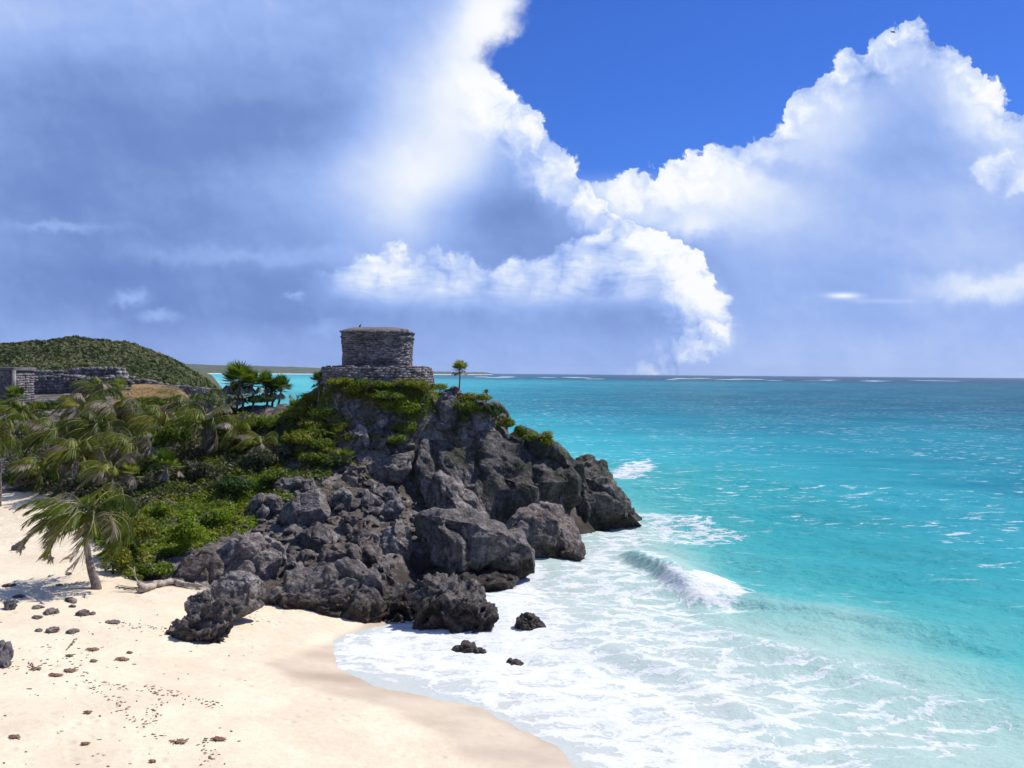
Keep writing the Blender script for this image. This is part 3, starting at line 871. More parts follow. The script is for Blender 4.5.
iis = np.arange(SX.size).reshape(SX.shape)
sf = np.stack([iis[:-1, :-1].ravel(), iis[:-1, 1:].ravel(), iis[1:, 1:].ravel(), iis[1:, :-1].ravel()], 1)
SV = S3.copy(); SV[:, 2] = sz
o = mesh_obj('sea', SV, sf, mat_sea(), smooth=True, attrs={'depth_amount': dep, 'foam_amount': foam, 'reef': reef})
props(o, kind='structure')

# ------------------------------------------------------------------ far coast
def far_coast(name, pts, depth, mat):
    """low land: pts = (x, y, height) along its near shore"""
    V, Fc = [], []
    n = 220
    P = np.array(pts, float)
    t = np.linspace(0, 1, n); tt = np.linspace(0, 1, len(P))
    line = np.stack([np.interp(t, tt, P[:, k]) for k in range(3)], 1)
    prof = [(0, -1, 0), (25, 1.5, 0), (45, 2.5, 0), (55, 1.0, .25), (140, 1.0, .55), (400, .5, .85), (900, 0, 1.0), (depth, 0, .9), (depth + 60, -2, 0)]
    for i in range(n):
        for j, (dd, add, k) in enumerate(prof):
            jit = (rng.uniform(-.16, .16) * line[i, 2]) if 2 < j < 8 else 0
            V.append((line[i, 0] + rng.uniform(-2, 2), line[i, 1] + dd, add + line[i, 2] * k + jit * k))
    m_ = len(prof)
    mi = []
    for i in range(n - 1):
        for j in range(m_ - 1):
            Fc.append((i * m_ + j, (i + 1) * m_ + j, (i + 1) * m_ + j + 1, i * m_ + j + 1)); mi.append(0 if j < 2 else 1)
    o = mesh_obj(name, V, np.array(Fc), mat, matidx=mi)
    return props(o, kind='structure')


M_FARSAND = mat_plain('far_beach_sand', (0.62, 0.55, 0.45), (0.72, 0.66, 0.56), 0.02)
M_FARWOOD = mat_plain('far_woods', (0.035, 0.05, 0.025), (0.075, 0.09, 0.04), 0.02)
far_coast('far_coast', [(-2300, 2600, 38), (-1500, 3400, 40), (-1150, 3900, 34), (-900, 4300, 26), (-600, 4900, 20), (-480, 5300, 18), (-300, 5900, 16), (-200, 6500, 17), (-130, 6600, 2)], 1500, [M_FARSAND, M_FARWOOD])


# ------------------------------------------------------------------ rocks
_ico = {}


def ico(n):
    if n in _ico: return _ico[n]
    import bmesh
    bm = bmesh.new(); bmesh.ops.create_icosphere(bm, subdivisions=n, radius=1.0)
    v = np.array([w.co[:] for w in bm.verts]); f = np.array([[w.index for w in fc.verts] for fc in bm.faces]); bm.free()
    _ico[n] = (v, f); return v, f


def vnormals(V, Fc):
    fn = np.cross(V[Fc[:, 1]] - V[Fc[:, 0]], V[Fc[:, 2]] - V[Fc[:, 0]])
    N = np.zeros_like(V)
    for k in range(3): np.add.at(N, Fc[:, k], fn)
    return N / (np.linalg.norm(N, axis=1, keepdims=True) + 1e-12)


def rock_verts(poly, d, thick, seed, sub=5, rough=1.0, facets=1.0, jag=0.0, box=0.72, drop=0.0, tilt=0.25, cuts=1.0, grow=1.03):
    """closed body whose outline seen from the viewpoint is the traced polygon, with its own depth"""
    P = np.array([at(px, py, d) for px, py in poly])
    if drop:
        zmin = P[:, 2].min(); hh = P[:, 2].max() - zmin
        k = np.clip(1 - (P[:, 2] - zmin) / (hh * 0.35), 0, 1)
        P[:, 2] -= k * drop
    c = np.array([(P[:, 0].max() + P[:, 0].min()) / 2, d, (P[:, 2].max() + P[:, 2].min()) / 2])
    P = c + (P - c) * grow
    rel = P[:, [0, 2]] - c[[0, 2]]
    th = np.linspace(-np.pi, np.pi, 361)
    Rr = np.zeros(361); n = len(rel)
    for i in range(n):
        a, b_ = rel[i], rel[(i + 1) % n]
        e = b_ - a
        for k, t in enumerate(th):
            dx, dy = math.cos(t), math.sin(t)
            den = dx * e[1] - dy * e[0]
            if abs(den) < 1e-9: continue
            r_ = (a[0] * e[1] - a[1] * e[0]) / den
            s_ = (a[0] * dy - a[1] * dx) / den
            if r_ > 0 and -1e-6 <= s_ <= 1 + 1e-6: Rr[k] = max(Rr[k], r_)
    v, f = ico(sub)
    ang = np.arctan2(v[:, 2], v[:, 0]); rad = np.interp(ang, th, Rr)
    ci = np.clip(np.hypot(v[:, 0], v[:, 2]), 0, 1)
    V = np.empty_like(v)
    V[:, 0] = c[0] + np.cos(ang) * rad * ci ** box
    V[:, 2] = c[2] + np.sin(ang) * rad * ci ** box
    V[:, 1] = c[1] + np.sign(v[:, 1]) * np.abs(v[:, 1]) ** 0.85 * thick * 0.5
    # upper part leans away from the viewer
    V[:, 1] += (V[:, 2] - c[2]) * tilt
    size = float(np.sqrt(max(np.ptp(P[:, 0]), .1) * max(np.ptp(P[:, 2]), .1)))
    N = vnormals(V, f)
    q = V / size + seed * 3.7
    rs = np.random.default_rng(seed * 13 + 5)
    for k in range(int(12 * cuts)):
        nn = rs.normal(size=3) * np.array([0.85, 1.0, 0.85]); nn[1] = -abs(nn[1]) - 0.25; nn /= np.linalg.norm(nn)
        pr = (V - c) @ nn; off = pr.max() * rs.uniform(0.60, 0.93)
        V = V - nn * (np.maximum(pr - off, 0) * 0.93)[:, None]
    N = vnormals(V, f)
    V0_ = V.copy()
    if facets:
        w_ = q * 1.9 + 0.25 * fbm(q * 2.5, 2, seed)[:, None]
        f1, f2, cid = cells(w_ * np.array([1, 1, 0.6]), seed)
        V = V + N * ((cid - 0.5) * 0.13 * facets - 0.10 * facets * np.clip(1 - (f2 - f1) / 0.22, 0, 1))[:, None] * size
    V = V + N * (rough * (0.070 * ridged(q * 2.6, 5, seed + 3, 0.6) + 0.045 * fbm(q * 8.0, 4, seed + 4, 0.65)))[:, None] * size
    if jag:
        s = jag * (np.clip(ridged(q * 4.0, 4, seed + 6, 0.6), 0, 1) - 0.3) * 0.22 * size
        V = V + N * s[:, None]; V[:, 2] += np.clip(s, 0, 9) * 0.26
    dsp = ((V - V0_) * N).sum(1)
    V = V - N * (dsp.mean() + 0.5 * dsp.std())
    return V, f


ROCKS = []


def rock(label, poly, d=None, thick=None, mat=M_ROCK, sub=5, name='boulder', cat='boulder', foot=None, group='boulders of the headland and its foot', smooth=False, **kw):
    seed = len(ROCKS) + 3
    w = max(p[0] for p in poly) - min(p[0] for p in poly); h = max(p[1] for p in poly) - min(p[1] for p in poly)
    cxp = sum(p[0] for p in poly) / len(poly); byp = max(p[1] for p in poly)
    if d is None:
        f = hit(*(foot or (cxp, byp - 0.12 * h)))
        size = math.sqrt(w * h) * f[1] / FPX
        thick = thick or size * 0.95
        d = f[1] + thick * 0.28
    else:
        thick = thick or math.sqrt(w * h) * d / FPX * 0.95
    V, f = rock_verts(poly, d, thick, seed, sub, drop=kw.pop('drop', 0.15 * h * d / FPX), **kw)
    org = np.array([V[:, 0].mean(), V[:, 1].mean(), V[:, 2].min()])
    o = mesh_obj(name, V - org, f, mat, smooth=smooth); o.location = org
    props(o, label, cat, group)
    ROCKS.append(o)
    return o


# the headland's cliffs
def cliff(poly, d, thick, **kw):
    o = rock(None, poly, d, thick, M_CLIFF, 6, name='cliff', cat=None, group=None, cuts=0.7, **kw)
    o['kind'] = 'structure'; return o


cliff([(392, 452), (412, 438), (440, 428), (468, 425), (500, 430), (530, 438), (556, 452), (580, 468), (598, 490), (604, 530), (520, 535), (440, 530), (400, 500)], 80.5, 8.5, facets=0.6, rough=0.7, box=0.45, tilt=-0.05, drop=1.0, grow=1.05)
cliff([(556, 480), (574, 470), (583, 458), (592, 457), (598, 463), (608, 461), (613, 470), (613, 482), (622, 492), (634, 505), (648, 519), (646, 528), (560, 530), (548, 505)], 86.0, 6.0, facets=0.6, rough=0.9, jag=0.2, box=0.55, tilt=0.0, drop=1.0, grow=1.05)
cliff([(430, 405), (440, 390), (455, 388), (470, 398), (490, 400), (508, 412), (512, 432), (470, 440), (432, 436)], 80.5, 4.5, facets=0.9, rough=0.9, box=0.5, tilt=0.1, drop=.6, grow=1.03)
cliff([(398, 470), (404, 452), (425, 440), (450, 440), (470, 448), (478, 480), (470, 520), (440, 530), (402, 520)], 77.2, 3.6, facets=0.7, rough=0.8, box=0.5, tilt=0.05, drop=1.0)
cliff([(545, 470), (560, 462), (580, 474), (592, 495), (590, 530), (550, 532), (538, 500)], 83.5, 3.6, facets=0.7, rough=0.8, box=0.5, tilt=0.0, drop=1.0)

cliff([(558, 505), (575, 492), (592, 495), (606, 508), (612, 530), (562, 534)], 83.0, 3.0, facets=0.8, rough=0.9, box=0.5, tilt=0.0, drop=1.0)

# seaward boulders
rock('large flat-topped dark boulder overhanging the surf below the cliff, widest of the waterline', [(400, 528), (418, 518), (440, 514), (470, 516), (500, 524), (522, 534), (533, 552), (533, 572), (520, 576), (500, 590), (440, 592), (408, 580), (398, 552)], 62.5, 6.0, M_ROCK_DARK, 6, facets=0.5, rough=0.7, box=0.6, tilt=0.2)
rock('dark wet ledge at the waterline under the overhanging boulder', [(415, 575), (440, 570), (500, 572), (522, 580), (505, 592), (492, 600), (440, 602), (418, 596)], 60.5, 4.0, M_ROCK_WET, 5, facets=0.5)
rock('rounded brown boulder in the surf in front of the cliff cave', [(504, 530), (520, 512), (540, 504), (562, 508), (578, 520), (584, 540), (586, 555), (560, 560), (520, 556), (505, 548)], 71.5, 5.0, M_ROCK_BROWN, 6, facets=0.45, rough=0.6, box=0.6)
rock('pointed grey boulder leaning on the foot of the cliff face', [(416, 490), (426, 478), (446, 469), (458, 476), (468, 490), (486, 512), (470, 516), (430, 514), (418, 504)], 74.0, 4.0, M_ROCK, 6, facets=0.8, rough=0.6)
rock('long slanting grey slab lodged below the bushes beside the cliff', [(364, 464), (385, 456), (412, 452), (412, 466), (404, 480), (380, 482), (366, 478)], 76.0, 3.4, M_ROCK, 5, facets=0.7, rough=0.5)
rock('jagged dark crag with a spiky crest standing in the wash', [(405, 596), (418, 585), (440, 580), (462, 590), (470, 596), (480, 590), (492, 600), (494, 620), (490, 638), (460, 650), (425, 646), (410, 635), (404, 615)], 51.0, 3.6, M_ROCK_DARK, 6, facets=0.8, rough=0.9, jag=1.0, box=0.6)
rock('brown crag with a pale streaked top beside the spiky crag, lapped by spray', [(368, 598), (380, 586), (396, 580), (412, 586), (420, 605), (418, 632), (396, 640), (376, 632), (366, 615)], 53.0, 3.2, M_ROCK_DARK, 6, facets=0.8, rough=0.8, jag=0.3)
rock('low dark rock awash just in front of the spiky crag', [(452, 650), (462, 642), (474, 645), (488, 652), (488, 659), (470, 658), (452, 658)], 46.6, 1.0, M_ROCK_WET, 5, rough=1.2)
rock('small dark pointed rock alone in the white surf', [(515, 630), (520, 613), (530, 616), (545, 622), (546, 632), (530, 635)], 50.5, 1.2, M_ROCK_WET, 5, rough=1.1, jag=.4)
rock('small tan rock barely above the foam', [(503, 668), (510, 660), (520, 661), (527, 669), (515, 673)], 44.8, 1.1, M_ROCK_BROWN, 4, rough=1.0)
rock('small brown rock with spray at the foot of the rounded boulder', [(560, 552), (580, 548), (590, 552), (586, 560), (566, 561)], 70.0, 1.6, M_ROCK_WET, 4)
# beach-side boulders
rock('huge dark pitted boulder at the top of the wet sand', [(270, 600), (282, 585), (300, 575), (330, 568), (360, 570), (382, 582), (392, 600), (384, 620), (360, 632), (330, 630), (290, 618), (272, 610)], 52.6, 4.6, M_ROCK_DARK, 6, facets=0.6, rough=1.1, box=0.6, jag=0.25)
rock('big grey pitted boulder above the beach, next to the green shrubs', [(200, 572), (212, 552), (235, 540), (262, 538), (282, 550), (284, 565), (262, 588), (240, 588), (205, 582)], None, 3.0, M_ROCK, 6, facets=0.5, rough=0.8, box=0.65)
rock('sloping brown-grey boulder emerging from the shrubs by the log', [(160, 582), (175, 566), (192, 554), (212, 553), (222, 570), (218, 588), (190, 590), (168, 590)], None, 2.4, M_ROCK_BROWN, 5, facets=0.7, rough=0.7)
rock('round grey boulder with a white streak, set on the beach sand', [(210, 596), (214, 582), (228, 574), (248, 574), (264, 584), (268, 596), (260, 608), (240, 612), (218, 608)], 48.6, 2.2, M_ROCK, 6, facets=0.35, rough=0.6)
rock('low craggy grey rock half buried in the sand, nearest to the viewer', [(166, 630), (185, 618), (205, 604), (222, 600), (236, 608), (238, 622), (230, 636), (216, 643), (196, 642), (182, 634)], 45.2, 2.2, M_ROCK, 6, facets=0.8, rough=1.2, jag=0.5)
rock('small grey spur touching the sand between log and round boulder', [(184, 606), (192, 596), (208, 592), (214, 600), (208, 612), (190, 612)], 47.2, 1.1, M_ROCK, 5, rough=1.2, jag=.3)
rock('smooth egg-shaped purple-grey boulder in the middle of the scree', [(276, 520), (284, 506), (300, 494), (320, 490), (328, 500), (328, 516), (312, 526), (290, 530), (278, 528)], None, 2.6, M_ROCK, 6, facets=0.25, rough=0.35)
rock('long brown boulder directly under the egg-shaped one', [(286, 545), (296, 534), (314, 526), (330, 526), (336, 540), (322, 548), (304, 554), (288, 552)], None, 2.2, M_ROCK, 5, facets=0.5, rough=0.6)
rock('tawny boulder with a sunlit top above the huge pitted one', [(318, 562), (324, 548), (340, 540), (354, 544), (358, 560), (352, 574), (330, 574)], None, 2.2, M_ROCK_BROWN, 5, facets=0.9, rough=0.8)
rock('pale triangular boulder perched on dark scree', [(360, 506), (366, 490), (380, 497), (383, 503), (372, 512), (362, 512)], None, 1.2, M_ROCK, 4, facets=0.6, rough=0.5)
rock('dark blocky boulder behind the pale triangular one', [(368, 492), (378, 487), (392, 487), (398, 496), (392, 503), (380, 502)], None, 1.4, M_ROCK, 4, facets=0.9)
rock('dark boulder right of the pale triangular one', [(380, 512), (386, 502), (398, 499), (404, 510), (398, 522), (384, 524)], None, 1.4, M_ROCK, 4, facets=0.9)
rock('steep pale-streaked boulder left of the overhanging boulder', [(376, 548), (384, 530), (396, 520), (408, 524), (412, 545), (404, 565), (390, 570), (378, 562)], 63.0, 2.6, M_ROCK, 6, facets=0.7, rough=0.8)
rock('reddish boulder wedged beside the pale-streaked one', [(352, 560), (360, 542), (374, 534), (382, 545), (380, 565), (364, 572)], None, 1.8, M_ROCK_BROWN, 5)
rock('slanting slab pointing down to the spiky crag', [(366, 572), (374, 564), (388, 566), (400, 582), (396, 590), (376, 586)], None, 1.8, M_ROCK, 5)
rock('small reddish boulder under the long brown one', [(296, 562), (302, 550), (314, 548), (320, 560), (312, 568), (300, 568)], None, 1.2, M_ROCK_BROWN, 4)
rock('grey boulder left of the tawny one, touching the huge pitted boulder', [(280, 578), (286, 564), (300, 562), (308, 572), (304, 584), (286, 586)], None, 1.4, M_ROCK, 5)
rock('broad low rock half covered by creeping green, left of the egg-shaped one', [(238, 520), (244, 505), (260, 496), (276, 500), (280, 512), (274, 522), (250, 526)], None, 2.2, M_ROCK, 5)
rock('dark horizontal rock just below the shrub belt', [(260, 494), (266, 482), (290, 480), (312, 478), (316, 488), (300, 496), (276, 498)], None, 2.0, M_ROCK, 5)
rock('dark rounded boulder right above the egg-shaped one', [(326, 506), (330, 492), (342, 488), (350, 496), (350, 510), (336, 514)], None, 1.5, M_ROCK, 5)
rock('low brown boulder right of the egg-shaped one', [(334, 530), (340, 518), (354, 514), (366, 520), (368, 534), (350, 538)], None, 1.6, M_ROCK_BROWN, 5)
rock('dark boulder between the tawny and the reddish one', [(346, 545), (352, 536), (364, 530), (372, 536), (366, 548), (352, 552)], None, 1.2, M_ROCK, 4)
rock('grey block high on the slope left of the big green bush', [(342, 410), (350, 401), (366, 400), (370, 412), (366, 424), (348, 424)], None, 2.0, M_ROCK, 5, facets=1.0)
rock('pale tall block above the cliff rim right of the big green bush', [(434, 426), (436, 404), (446, 392), (456, 392), (460, 410), (456, 426)], 79.3, 2.2, M_ROCK, 5, facets=1.0, rough=.8)
rock('white flat rock at the cliff rim', [(430, 422), (440, 421), (452, 425), (446, 429), (434, 427)], 78.3, 1.0, M_PLASTER, 4)
rock('cracked grey block in the slope above the slanting slab', [(360, 448), (364, 430), (378, 424), (392, 432), (392, 450), (374, 456)], None, 2.4, M_ROCK, 5, facets=1.0)
rock('dark undercut rock band right below the temple platform bushes', [(352, 402), (362, 394), (380, 392), (396, 395), (400, 404), (388, 411), (360, 411)], None, 2.6, M_ROCK_BROWN, 5, facets=1.0, rough=0.9)
rock('dark block left of the grey block high on the slope', [(318, 420), (322, 408), (334, 404), (343, 410), (342, 424), (328, 428)], None, 2.2, M_ROCK, 5, facets=1.0)
rock('tall split rock left of the cracked grey block', [(344, 452), (348, 432), (358, 426), (368, 432), (368, 450), (356, 460)], None, 2.4, M_ROCK, 5, facets=1.1, rough=.9)
rock('rough rock shoulder where the slope meets the cliff, under the big rounded bush', [(384, 458), (388, 440), (400, 430), (416, 432), (422, 448), (414, 462), (396, 466)], None, 3.0, M_ROCK, 6, facets=0.9, rough=.9)
rock('rounded grey rock in the gap under the grey block', [(366, 430), (370, 418), (384, 412), (396, 418), (396, 430), (380, 436)], None, 2.2, M_ROCK, 5, facets=.8, rough=.8)
rock('pinkish rock poking out of low scrub above the scree', [(340, 476), (350, 466), (366, 468), (372, 480), (360, 490), (344, 488)], None, 1.8, M_ROCK_BROWN, 5)
rock('rock outcrop near the sand behind the leftmost palm trunk', [(10, 552), (12, 545), (20, 541), (26, 548), (22, 552)], None, 0.6, M_ROCK, 4)
rock('white-sided grey rock at the left edge of the beach', [(-12, 672), (-6, 644), (2, 640), (8, 652), (10, 664), (4, 672)], None, 1.0, M_PLASTER, 5)
rock('low grey rock in the palm shadow, near the left edge', [(0, 611), (4, 602), (12, 600), (18, 606), (12, 612)], None, 0.5, M_ROCK, 4)
# stones on the sand (positions traced one by one)
for px, py, w, h, lab in [
    (18, 596, 14, 6, 'dark stone at the far end of the palm shadow'), (37, 607, 14, 7, 'flat stone left of the pyramid stone, in the shadow edge'),
    (50, 611, 18, 11, 'pyramid-shaped stone in the cluster of three by the shadow'), (36, 617, 12, 7, 'small tan stone under the cluster by the shadow'),
    (70, 600, 14, 9, 'wedge-shaped stone just below the palm shadow'), (72, 606, 9, 5, 'small brown stone touching the wedge-shaped stone'),
    (82, 612, 14, 12, 'round grey stone with a pale patch right of the cluster'), (91, 613, 8, 7, 'small stone touching the round grey one'),
    (52, 629, 14, 11, 'domed grey stone alone on the open sand'), (72, 631, 16, 8, 'long grey stone right of the domed one'),
    (38, 630, 8, 6, 'small dark stone left of the domed one'), (9, 585, 16, 6, 'flat brown stone near the left edge above the shadow'),
    (58, 585, 9, 4, 'thin flat stone left of the palm trunk'), (68, 573, 7, 5, 'small dark stone uphill of the palm trunk'),
    (112, 622, 18, 6, 'brown rubble patch below the driftwood log')]:
    a = [(px + w / 2 * math.cos(t) * random.uniform(.8, 1.1), py + h * .16 + h * .36 * math.sin(t) * random.uniform(.85, 1.1)) for t in np.linspace(0, 2 * np.pi, 9)[:-1]]
    rock(lab, a, None, w * 0.045, M_STONE_B if px not in (36, 72, 9) else M_ROCK_BROWN, 4, name='stone', cat='stone', foot=(px, py + h * .4), rough=0.9, group='stones lying on the sand')


def rubble(name, area, n, smin, smax, mat, seed, label):
    r = np.random.default_rng(seed); V, Fc, off = [], [], 0
    v, f = ico(3); poly = [hit(a, b_)[:2] for a, b_ in area]; pl = np.array(poly)
    while n > 0:
        x, y = r.uniform(pl[:, 0].min(), pl[:, 0].max()), r.uniform(pl[:, 1].min(), pl[:, 1].max())
        if poly_sd(np.array([[x, y]]), pl)[0] < 0: continue
        n -= 1
        s = smin + (smax - smin) * r.random() ** 2.2
        a = v * (1 + 0.30 * vnoise(v * 1.4 + r.uniform(0, 99), 3) + 0.16 * vnoise(v * 3.1 + r.uniform(0, 99), 4))[:, None]
        for _k in range(9):
            nn = r.normal(size=3); nn /= np.linalg.norm(nn)
            a = a - nn * np.maximum(a @ nn - r.uniform(.42, .8), 0)[:, None]
        a = a * np.array([s, s * r.uniform(.6, 1), s * r.uniform(.5, .85)]) * 1.25
        t = r.uniform(0, 6.28); cs, sn = math.cos(t), math.sin(t)
        a = np.stack([a[:, 0] * cs - a[:, 1] * sn, a[:, 0] * sn + a[:, 1] * cs, a[:, 2]], 1) + np.array([x, y, ground(x, y) + s * .25])
        V.append(a); Fc.append(f + off); off += len(v)
    o = mesh_obj(name, np.concatenate(V), np.concatenate(Fc), mat)
    return props(o, label, 'rubble', kind='stuff')


rubble('scree_rubble', [(225, 585), (270, 595), (380, 585), (420, 560), (430, 500), (400, 470), (330, 470), (250, 490), (225, 540)], 520, 0.08, 0.42, M_ROCK, 5, 'loose dark limestone scree between the boulders')
rubble('slope_rubble', [(330, 470), (430, 440), (440, 400), (350, 395), (320, 420)], 300, 0.12, 0.6, M_ROCK, 6, 'broken grey rocks on the slope under the temple')


# ------------------------------------------------------------------ masonry
class Blocks:
    def __init__(s): s.V, s.F, s.T = [], [], []

    def box(s, c, ax, half, jit=0.0, tint=None):
        """ax: 3 unit vectors, half: 3 half sizes"""
        o_ = len(s.V) and sum(len(v) for v in s.V)
        k = np.array([[sx_, sy_, sz_] for sx_ in (-1, 1) for sy_ in (-1, 1) for sz_ in (-1, 1)], float)
        k = k * np.array(half) + rng.uniform(-jit, jit, (8, 3))
        P = np.array(c) + k @ np.array(ax)
        s.V.append(P)
        q = [(0, 1, 3, 2), (4, 6, 7, 5), (0, 4, 5, 1), (2, 3, 7, 6), (0, 2, 6, 4), (1, 5, 7, 3)]
        s.F.append(np.array(q) + o_)
        s.T += [rng.random() if tint is None else tint] * 6

    def build(s, name, mat, parent=None):
        return mesh_obj(name, np.concatenate(s.V), np.concatenate(s.F), mat, parent, attrs={'tint': s.T})


def loop_pts(hw, hd, e, n=400, cx=0.0, cy=0.0):
    t = np.linspace(0, 2 * np.pi, n, endpoint=False)
    x = hw * np.sign(np.cos(t)) * np.abs(np.cos(t)) ** (2 / e); y = hd * np.sign(np.sin(t)) * np.abs(np.sin(t)) ** (2 / e)
    return np.stack([x + cx, y + cy], 1)


def course(B, path, z, hgt, lmin, lmax, depth, out=0.0, jit=0.012, rag=0.03, tint=None):
    P = np.concatenate([path, path[:1]]); L = np.r_[0, np.cumsum(np.linalg.norm(P[1:] - P[:-1], axis=1))]
    s = rng.uniform(0, lmin)
    while s < L[-1]:
        l = rng.uniform(lmin, lmax); l = min(l, L[-1] - s) if L[-1] - s > 0.05 else 0.05
        m_ = s + l / 2
        a = np.array([np.interp(s, L, P[:, 0]), np.interp(s, L, P[:, 1])]); b_ = np.array([np.interp(s + l, L, P[:, 0]), np.interp(s + l, L, P[:, 1])])
        t = b_ - a; n_ = np.linalg.norm(t)
        if n_ < 0.02: s += l; continue
        t /= n_; nn = np.array([t[1], -t[0]])
        c = (a + b_) / 2 + nn * (out + rng.uniform(-rag, rag) - depth / 2)
        B.box((c[0], c[1], z + hgt / 2 + rng.uniform(-.035, .035)), [(t[0], t[1], 0), (nn[0], nn[1], rng.normal() * .03), (rng.normal() * .05, 0, 1)], (n_ / 2 - 0.002, depth / 2, hgt / 2 + rng.uniform(-.02, .012)), jit * 1.6, tint)
        s += l


def core(name, rings, mat, parent, cap=True):
    """lofted solid through rings = [(path, z), ...]"""
    V, Fc = [], []
    n = len(rings[0][0])
    for p, z in rings: V += [(x, y, z if np.isscalar(z) else z[i]) for i, (x, y) in enumerate(p)]
    for k in range(len(rings) - 1):
        for i in range(n):
            j = (i + 1) % n; Fc.append((k * n + i, k * n + j, (k + 1) * n + j, (k + 1) * n + i))
    if cap: Fc.append(tuple(range((len(rings) - 1) * n, len(rings) * n)))
    return mesh_obj(name, V, Fc, mat, parent, attrs={'tint': [0.3] * len(V)})


def temple():
    D = 83.0
    c = at(378, 366, D)
    k = D / FPX
    zb = at(378, 366, 80.2)[2]
    root = empty('stone_temple', (c[0], D, 0), 'small square ruined stone temple with flared walls on top of the rocky headland', 'temple')
    hw = 2.76
    n = 14
    z = zb; zt = zb + 2.30
    B = Blocks()
    for i in range(n):
        t = i / (n - 1); h = 2.30 / n
        w_ = hw - 0.04 + 0.10 * t - 0.05 * math.sin(t * 3.1)
        course(B, loop_pts(w_, 2.55, 7), z, h, 0.25, 0.62, 0.35, rag=0.045)
        z += h
    B.build('wall', M_STONE, root)
    core('wall_core', [(loop_pts(hw - .26, 2.3, 7, 120), zb - 0.2), (loop_pts(hw - .18, 2.36, 7, 120), zt + .5)], M_STONE, root)
    # two projecting mouldings with a frieze between
    B = Blocks()
    course(B, loop_pts(hw + 0.15, 2.66, 7), zt, 0.12, 0.3, 0.7, 0.45, rag=0.04)
    course(B, loop_pts(hw + 0.02, 2.60, 7), zt + .12, 0.15, 0.25, 0.6, 0.4, rag=0.05)
    course(B, loop_pts(hw + 0.04, 2.60, 7), zt + .27, 0.14, 0.25, 0.6, 0.4, rag=0.05)
    course(B, loop_pts(hw + 0.17, 2.68, 7), zt + .41, 0.13, 0.3, 0.7, 0.5, rag=0.05)
    BC = B
    rr_ = []
    for w_, zz in [(hw + .12, 0.50), (hw - 0.02, 0.64), (hw - 0.28, 0.76), (hw - 0.8, 0.86), (hw - 1.6, 0.92), (0.3, 0.94)]:
        p = loop_pts(w_, w_ * 0.94, 4.5, 90)
        zv = zt + zz + 0.05 * fbm(np.concatenate([p, p[:, :1] * 0 + w_], 1) * 1.7, 3, 71)
        rr_.append((p, zv))
    core('roof', rr_, M_STONE, root)
    # loose blocks left on the roof edge
    B = BC
    for _ in range(34):
        a = rng.uniform(0, 6.28); r_ = rng.uniform(0.75, 0.98)
        q = loop_pts(hw * r_, 2.5 * r_, 5, 60)[int(a / 6.29 * 60)]
        u = rng.uniform(0, 3)
        B.box((q[0], q[1], zt + 0.60 + 0.25 * (1 - r_)), [(math.cos(u), math.sin(u), 0), (-math.sin(u), math.cos(u), 0), (0, 0, 1)], (rng.uniform(.08, .22), rng.uniform(.08, .15), rng.uniform(.04, .09)), 0.03)
    B.build('cornice', M_STONE, root)
    # plinth and rounded platform
    B = Blocks()
    course(B, loop_pts(hw + 0.42, 2.95, 8, cx=0.15), zb - 0.10, 0.12, 0.4, 0.9, 0.8, rag=0.05, tint=0.9)
    B.build('plinth', M_STONE, root)
    B = Blocks()
    for i in range(7):
        h = 0.20
        w_ = 4.42 - 0.03 * (6 - i) * -1
        course(B, loop_pts(4.40 + 0.04 * (6 - i), 4.1 + 0.04 * (6 - i), 3.6), zb - 1.52 + i * h, h, 0.25, 0.6, 0.4, rag=0.06, jit=0.02)
    core('platform_top', [(loop_pts(4.2, 3.9, 3.6, 120), zb - 2.4), (loop_pts(4.2, 3.9, 3.6, 120), zb - 0.16), (loop_pts(3.4, 3.2, 3.6, 120), zb - 0.11)], M_STONE, root)
    for _ in range(26):
        a = rng.uniform(3.4, 6.1); q = (4.2 * math.cos(a), 3.9 * math.sin(a)); u = rng.uniform(0, 3)
        B.box((q[0], q[1], zb - 0.08), [(math.cos(u), math.sin(u), 0), (-math.sin(u), math.cos(u), 0), (0, 0, 1)], (rng.uniform(.1, .24), rng.uniform(.08, .16), rng.uniform(.04, .09)), 0.03)
    B.build('platform_wall', M_STONE, root)
    return root, zt


TEMPLE, ZT = temple()


